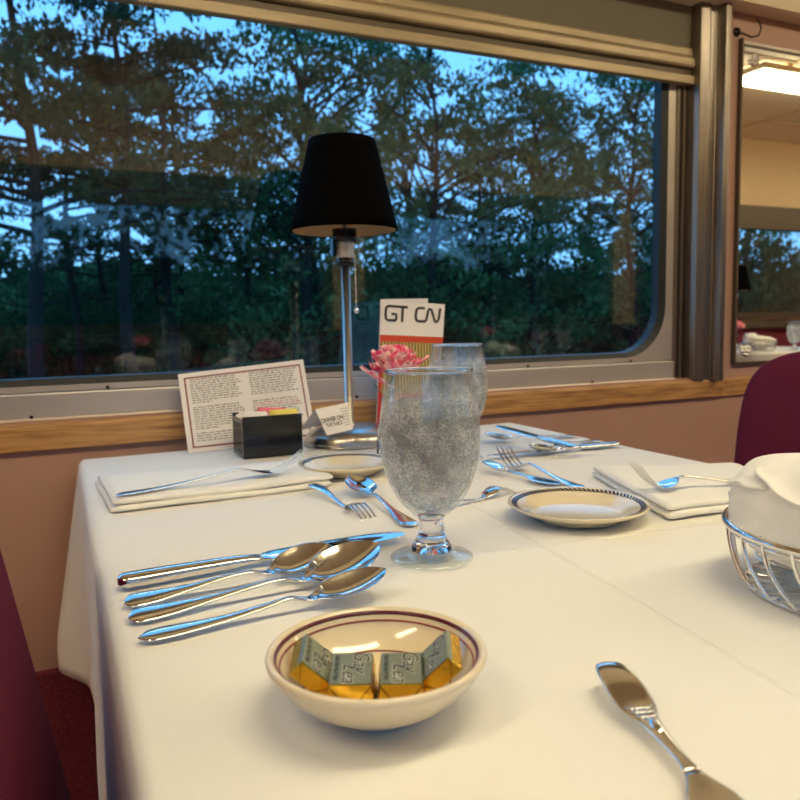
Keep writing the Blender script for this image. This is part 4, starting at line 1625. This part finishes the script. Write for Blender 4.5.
spots = [('paper', -0.026, -0.029, 0.012, 3), ('paper', -0.024, -0.019, 0.014, -4), ('paper', -0.027, -0.009, 0.016, 2), ('paper', -0.025, 0.002, 0.014, 5), ('paper', -0.026, 0.012, 0.012, -3), ('paper', -0.025, 0.023, 0.013, 3),
         ('yellowpaper', 0.024, -0.029, 0.0175, 1.5), ('yellowpaper', 0.026, -0.020, 0.018, -1), ('yellowpaper', 0.025, -0.011, 0.017, 0), ('pinkpaper', 0.004, 0.008, 0.0195, 4), ('pinkpaper', 0.022, 0.018, 0.015, -3)]
for (m, x, y, z, tilt) in spots:
    if m not in sachet_proto:
        o = sachet_proto[m] = sachet(m)
    else:
        o = sachet_proto[m].copy()
        COL.objects.link(o)
    o.location = (0.330 + x, 1.302 + y, TT + z - 0.0010)
    o.rotation_euler = (0, radians(tilt), 0)
    where_ = {'paper': 'left half', 'yellowpaper': 'right front', 'pinkpaper': 'back right'}[m]
    tag(o, '%s paper sugar sachet standing in the %s of the black caddy' % (colname[m], where_), 'sachet', '%s sachets in the black caddy' % colname[m])

# little tent card
tcb = Vector((0.440, 1.30, 0.03))
tcard = tag(empty('tent_card', tcb), 'small folded white tent card propped against the left side of the lamp base', 'card')
rl, rr_ = Vector((0.4163, 1.290, 0.0767)), Vector((0.4831, 1.2979, 0.0845))
fl_, fr_ = Vector((0.4301, 1.268, 0.0309)), Vector((0.4825, 1.2742, 0.0370))
bl_2, br_2 = Vector((0.400, 1.345, 0.032)), Vector((0.470, 1.352, 0.0445))
F = [p - tcb for p in (fl_, fr_, rr_, rl)]
card_slab(None, *F, 0.0006, 'front_flap', 'paper', tcard)
card_slab(None, *[p - tcb for p in (br_2, bl_2, rl, rr_)], 0.0006, 'rear_flap', 'paper', tcard)
ex = (F[1] - F[0]).normalized()
ey = (F[3] - F[0])
nrm = ex.cross(ey).normalized()
def on_card(u, v, lift=0.0004):
    return frame_from(bil(F, u, v, lift), ex, ey)
text_on('printed_title', 'DINNER ON', 0.0118, on_card(0.385, 0.52) @ Matrix.Scale(0.68, 4, (1, 0, 0)), 'ink', tcard, 0, 0, 0.0003)
text_on('printed_title', "'THE RAILS'", 0.0102, on_card(0.39, 0.33) @ Matrix.Scale(0.68, 4, (1, 0, 0)), 'ink', tcard, 0, 0, 0.0002)
tb2 = B()
rnd = random.Random(5)
for k in range(7):
    print_line(tb2, F, 0.72, 0.97, 0.80 - 0.10 * k, 0.035, rnd)
tb2.build('small_print', 'ink', tcard)

# folded brochure with the two railway logos
bo_ = Vector((0.581, 1.392, TT))
br = tag(empty('brochure', bo_), 'folded white brochure with black lettering and an orange band, standing behind the flower', 'brochure')
P = [Vector(p) - bo_ for p in ((0.577, 1.390, 0.0050), (0.7087, 1.3783, 0.0050), (0.7352, 1.3853, 0.2652), (0.5968, 1.398, 0.2767))]
card_slab(None, *P, 0.0006, 'front_cover', 'paper', br)
Q = [Vector(p) - bo_ for p in ((0.5765, 1.3915, 0.0050), (0.698, 1.433, 0.0050), (0.7242, 1.4413, 0.2797), (0.5963, 1.3995, 0.277))]
bk_ = card_slab(None, *Q, 0.0006, 'back_cover', 'paper', br)
b = B()
quad_on(b, P, 0, 1, 0.690, 0.740, 0.0005)
b.build('orange_band', 'orange', br)
b = B()
quad_on(b, P, 0, 1, 0.30, 0.690, 0.0005)
b.build('picture_panel', 'goldstripe', br)
b = B()
quad_on(b, P, 0, 1, 0.0, 0.30, 0.0005)
quad_on(b, P, 0, 0.05, 0.30, 0.655, 0.0008)
b.build('red_panel', 'red', br)
def logo_strokes(b, c, lift, flip=False):
    """GT and CN monograms drawn as constant-width rounded strokes; u across 0..1, v up 0..1"""
    paths = [
        [(0.255, 0.955), (0.115, 0.955), (0.085, 0.945), (0.075, 0.915), (0.075, 0.885), (0.085, 0.86), (0.115, 0.85), (0.225, 0.85), (0.240, 0.86), (0.240, 0.898), (0.165, 0.898)],
        [(0.255, 0.955), (0.415, 0.955)],
        [(0.335, 0.955), (0.335, 0.842)],
        [(0.68, 0.958), (0.58, 0.955), (0.555, 0.945), (0.545, 0.915), (0.545, 0.885), (0.555, 0.865), (0.58, 0.855), (0.685, 0.855), (0.71, 0.865), (0.725, 0.90), (0.735, 0.94), (0.755, 0.955), (0.785, 0.950), (0.80, 0.93), (0.84, 0.875), (0.86, 0.857), (0.885, 0.856), (0.905, 0.875), (0.915, 0.90), (0.925, 0.965)],
    ]
    asp = 0.135 / 0.27
    wd = 0.0195
    for p in paths:
        pts = []
        for i, q in enumerate(p):
            a = Vector(p[max(0, i - 1)])
            e = Vector(p[min(len(p) - 1, i + 1)])
            dxy = Vector(((e.x - a.x) * asp, e.y - a.y))
            dxy.normalize()
            nn = Vector((-dxy.y / asp, dxy.x)) * wd * 0.5
            pts.append((Vector(q) + nn, Vector(q) - nn))
        for i in range(len(pts) - 1):
            q4 = [pts[i][0], pts[i][1], pts[i + 1][1], pts[i + 1][0]]
            b.add([bil(c, (1 - k.x) if flip else k.x, k.y, lift) for k in q4], [(0, 1, 2, 3)])
b = B()
logo_strokes(b, P, 0.0009)
b.build('logo', 'ink', br)
b = B()
logo_strokes(b, Q, -0.0012, True)
b.build('logo', 'ink', br)

# flower in a bud vase
vase = B().lathe([(0.0, 0.0), (0.022, 0.0), (0.0235, 0.003), (0.021, 0.012), (0.020, 0.04), (0.0155, 0.07), (0.0112, 0.090), (0.0120, 0.104), (0.0128, 0.106), (0.0110, 0.1045), (0.0095, 0.090), (0.0135, 0.07), (0.0178, 0.04), (0.018, 0.012), (0.0, 0.009)], 40).build('bud_vase', 'clear', None, True)
vase.location = (0.486, 1.118, TT)
tag(vase, 'small clear glass bud vase mostly hidden behind the near goblet', 'vase')
fl0 = Vector((0.486, 1.118, TT + 0.010))
fw = tag(empty('carnation', fl0), 'pink and white ruffled flower standing behind the near goblet', 'flower')
B().tube([(0, 0, 0), (0.001, 0.001, 0.05), (0.0, 0.0, 0.095), (0.008, -0.002, 0.130)], 0.0022, 8).build('stem', 'stem', fw, True)
b = B()
for a, l in ((2.6, 0.035), (0.2, 0.028)):
    rings = []
    for k in range(8):
        u = k / 7
        w_ = 0.006 * sin(pi * (0.1 + 0.85 * u))
        c = Vector((cos(a) * l * u * 0.6, sin(a) * l * u * 0.6, 0.092 + l * u * 0.7))
        s_ = Vector((-sin(a), cos(a), 0))
        rings.append([c - s_ * w_, c + Vector((0, 0, -0.0015)), c + s_ * w_, c + Vector((0, 0, 0.0006))])
    b.rings(rings)
b.build('leaf', 'stem', fw, True)
b = B()
rnd = random.Random(31)
ctr = Vector((0.010, -0.002, 0.132))
def petal(b, ctr, a, el, l, w, ruff, curl):
    n, m_ = 9, 9
    d0 = Vector((cos(a) * cos(el), sin(a) * cos(el), sin(el)))
    s0 = Vector((-sin(a), cos(a), 0))
    u0 = d0.cross(s0)
    if u0.z < 0:
        u0 = -u0
    base_i = len(b.v)
    ph = rnd.uniform(0, 6)
    for i in range(n + 1):
        u = i / n
        for j in range(m_ + 1):
            q = (j / m_ - 0.5) * 2
            ww = w * (0.25 + 0.75 * sin(pi * 0.5 * min(1, u * 1.3)))
            pt = ctr + d0 * (l * u) + s0 * (ww * q) + u0 * (curl * l * u * u + 0.25 * ww * q * q + ruff * u * u * sin(q * 9 + ph)) + d0 * (ruff * 0.6 * u * sin(q * 14 + ph))
            b.v.append(pt)
    for i in range(n):
        for j in range(m_):
            k = base_i + i * (m_ + 1) + j
            b.f.append((k, k + 1, k + m_ + 2, k + m_ + 1))
for layer, (cnt, el, l, w) in enumerate(((8, 0.15, 0.040, 0.022), (9, 0.45, 0.042, 0.021), (9, 0.75, 0.041, 0.019), (8, 1.05, 0.040, 0.017), (5, 1.35, 0.038, 0.015))):
    for k in range(cnt):
        petal(b, ctr + Vector((0, 0, 0.002 * layer)), 2 * pi * k / cnt + layer * 0.5 + rnd.uniform(-0.15, 0.15), el + rnd.uniform(-0.12, 0.12), l * rnd.uniform(0.9, 1.1), w, 0.0035, rnd.uniform(0.05, 0.35))
# two long outer petals curling down to the left and one to the right
petal(b, ctr + Vector((-0.002, 0, -0.020)), 2.75, 0.42, 0.062, 0.015, 0.002, 0.15)
petal(b, ctr + Vector((0.0, -0.004, -0.022)), 3.25, 0.30, 0.056, 0.013, 0.001, 0.25)
petal(b, ctr + Vector((0.006, 0, 0.0)), -0.35, 0.30, 0.058, 0.012, 0.002, 0.2)
bl3 = b.build('bloom', 'petal', fw, True)
md = bl3.modifiers.new('t', 'SOLIDIFY')
md.thickness = 0.0006

# ------------------------------------------------------------------ bread basket with napkin
def basket(label):
    t = empty('bread_basket', (0, 0, 0), 0, label, 'basket')
    R1, R2, H = 0.1035, 0.085, 0.054
    B().tube([(R1 * cos(a), R1 * sin(a), H) for a in [2 * pi * k / 64 for k in range(64)]], 0.0032, 10, True).build('rim', 'chrome', t, True)
    B().tube([((R1 - 0.003) * cos(a), (R1 - 0.003) * sin(a), H - 0.006) for a in [2 * pi * k / 64 for k in range(64)]], 0.0016, 8, True).build('inner_rim', 'chrome', t, True)
    B().tube([(R2 * cos(a), R2 * sin(a), 0.0022) for a in [2 * pi * k / 56 for k in range(56)]], 0.0022, 8, True).build('base_ring', 'chrome', t, True)
    n = 25
    w0 = None
    for k in range(n):
        if w0 is None:
            pts = []
            for i in range(15):
                u = i / 14
                ang = 0.35 * u * u
                r = R1 - 0.002 - (R1 - R2) * (u ** 2.2) if u < 0.8 else (R1 - 0.002 - (R1 - R2) * (0.8 ** 2.2)) - (u - 0.8) / 0.2 * 0.035
                z = (H - 0.002) * (1 - u / 0.8) ** 1.0 if u < 0.8 else 0.0
                z = max(z, 0.0) + 0.0052
                pts.append((r * cos(ang), r * sin(ang), z))
            w0 = B().tube(pts, 0.0018, 8).build('wire', 'chrome', t, True)
        else:
            c = w0.copy()
            COL.objects.link(c)
            c.parent = t
            c.rotation_euler = (0, 0, 2 * pi * k / n)
    return t
BK = (0.5860, 0.3860)
bk1 = basket('round chrome wire bread basket at the right edge of the near table')
bk1.location = (BK[0], BK[1], TT)

def napkin_core(a, h):
    """point on the bunched cloth: a = angle, h = -1 (bottom) .. 1 (top)"""
    a0 = 2.75     # direction of the high corner, up and to the left of the picture
    lean = 0.5 + 0.5 * cos(a - a0)
    top = 0.092 + 0.024 * lean ** 2
    if h < 0:
        k = 1 + h
        r = 0.052 + 0.042 * smooth01(k)
        r *= sqrt(max(0.0, 1 - (1 - k) ** 6))
        z = 0.048 + 0.038 * h
    else:
        r = 0.094 * (1 - h ** 3.2) ** 0.55 * (1 + 0.05 * sin(a * 3 + 2.0 * h))
        z = 0.048 + (top - 0.048) * h
    r += 0.0022 * sin(a * 5 + h * 4.0) * (1 - abs(h))
    q = Vector((cos(a) * 1.6 + h * 1.1, sin(a) * 1.6, h * 1.3))
    rid = (1 - abs(mnoise.noise(q * 1.7))) ** 3
    r += (0.006 * rid - 0.003) * (1 - abs(h) ** 3)
    z += 0.006 * mnoise.noise(q * 2.3) * max(0, h)
    return r, z

def bread_napkin(label):
    b = B()
    na, nh = 96, 44
    rings = []
    for i in range(nh + 1):
        h = -1 + 2 * (i + 0.02) / (nh + 0.04)
        rg = []
        for j in range(na):
            a = 2 * pi * j / na
            r, z = napkin_core(a, h)
            rg.append((r * cos(a) - 0.020 * max(0, h) ** 2 * 0.9, r * sin(a) + 0.008 * max(0, h) ** 2, max(z, 0.0095)))
        rings.append(rg)
    b.rings(rings)
    # folds of cloth laid over the bundle: each is a thick-lipped flap bounded by a slanting edge
    def flap(a_s, a_e, h_edge, off, lip, top_h=0.97):
        n, m_ = 46, 22
        outer, innr = [], []
        for i in range(n + 1):
            u = i / n
            a = a_s + (a_e - a_s) * u
            he = h_edge(u)
            ro, ri = [], []
            for j in range(m_ + 1):
                v = j / m_
                h = he + (top_h - he) * v
                r, z = napkin_core(a, h)
                side = min(1.0, 6 * u, 6 * (1 - u))
                o_ = off * (0.45 + 0.55 * exp(-v * 5)) * (0.25 + 0.75 * side) + lip * exp(-((v - 0.05) / 0.07) ** 2) + 0.0018 * sin(u * 14 + v * 5)
                sh = max(0, h) ** 2
                rr = r + o_
                ro.append((rr * cos(a) - 0.018 * sh, rr * sin(a) + 0.008 * sh, z + o_ * 0.7 * max(0, h)))
                ri.append(((r - 0.002) * cos(a) - 0.018 * sh, (r - 0.002) * sin(a) + 0.008 * sh, z - 0.001))
            outer.append(ro)
            innr.append(ri)
        base_ = len(b.v)
        w_ = m_ + 1
        for q in (outer, innr):
            for row in q:
                b.v += [Vector(p) for p in row]
        N_ = (n + 1) * w_
        for i in range(n):
            for j in range(m_):
                k = base_ + i * w_ + j
                b.f.append((k, k + w_, k + w_ + 1, k + 1))
                b.f.append((k + N_, k + N_ + 1, k + N_ + w_ + 1, k + N_ + w_))
            k = base_ + i * w_
            b.f.append((k, k + N_, k + N_ + w_, k + w_))
        for j in range(m_):
            k = base_ + j
            b.f.append((k, k + 1, k + N_ + 1, k + N_))
            k = base_ + n * w_ + j
            b.f.append((k, k + N_, k + N_ + 1, k + 1))
    # band from the high left corner slanting down to the right front
    flap(2.5, 5.6, lambda u: 0.80 - 0.95 * u, 0.0075, 0.003)
    flap(3.3, 6.6, lambda u: 0.92 - 0.55 * u, 0.0130, 0.003)
    flap(0.2, 2.9, lambda u: 0.30 + 0.30 * u, 0.0060, 0.002)
    o = b.build('bread_napkin', 'napkin', None, True)
    return tag(o, label, 'napkin')
bn = bread_napkin('white cloth napkin bunched up inside the chrome wire basket on the near table')
bn.location = (BK[0], BK[1], TT)

# ------------------------------------------------------------------ the tables across the aisle (seen in mirror and window reflections)
op = [(0.20, 1.00), (2.10, 2.90), (3.95, 4.80)]
where = ['first', 'second', 'third']
tabs = ['directly across the aisle', 'second along across the aisle', 'seen in the wall mirror']
for i, (a, b_) in enumerate(op):
    y0, y1 = OY + 0.055, -0.30
    wh = tabs[i]
    make_table(a + 0.012, b_ - 0.012, y0 + 0.012, y1 - 0.012, 'dining table under a white cloth, ' + wh)
    make_cloth(a, b_, y0, y1, 'white tablecloth on the table ' + wh, False, -1, i)
    dup(lamp, (a + 0.28, OY + 0.15, TT), 0, 'black-shaded table lamp on the table ' + wh)
    dup(bk1, (a + 0.125, -0.52, TT), 0.6, 'chrome wire bread basket on the table ' + wh)
    dup(bn, (a + 0.125, -0.52, TT), 0.6, 'white napkin bunched in the bread basket on the table ' + wh)
    for k, (gx, gy) in enumerate(((0.29, -0.39), (b_ - a - 0.22, -0.56))):
        side = ('nearer the aisle', 'nearer the window')[k]
        dup(g1_, (a + gx, gy, TT), 0, 'water goblet %s on the table %s' % (side, wh))
        dup(w1, (a + gx, gy, TT), 0, 'water in the goblet %s on the table %s' % (side, wh))
    dup(pl1, (a + 0.52, -0.42, TT), 0, 'cream bread plate on the table ' + wh)
    dup(vase, (a + 0.15, OY + 0.28, TT), 0, 'clear bud vase on the table ' + wh)
    dup(fw, (a + 0.15, OY + 0.28, TT + 0.010), 0.4, 'pink and white flower in the vase on the table ' + wh)
    dup(ch, (a - 0.17, -0.62, FZ), 0, 'maroon chair at the left end of the table ' + wh)
    dup(ch, (b_ + 0.17, -0.62, FZ), pi, 'maroon chair at the right end of the table ' + wh)
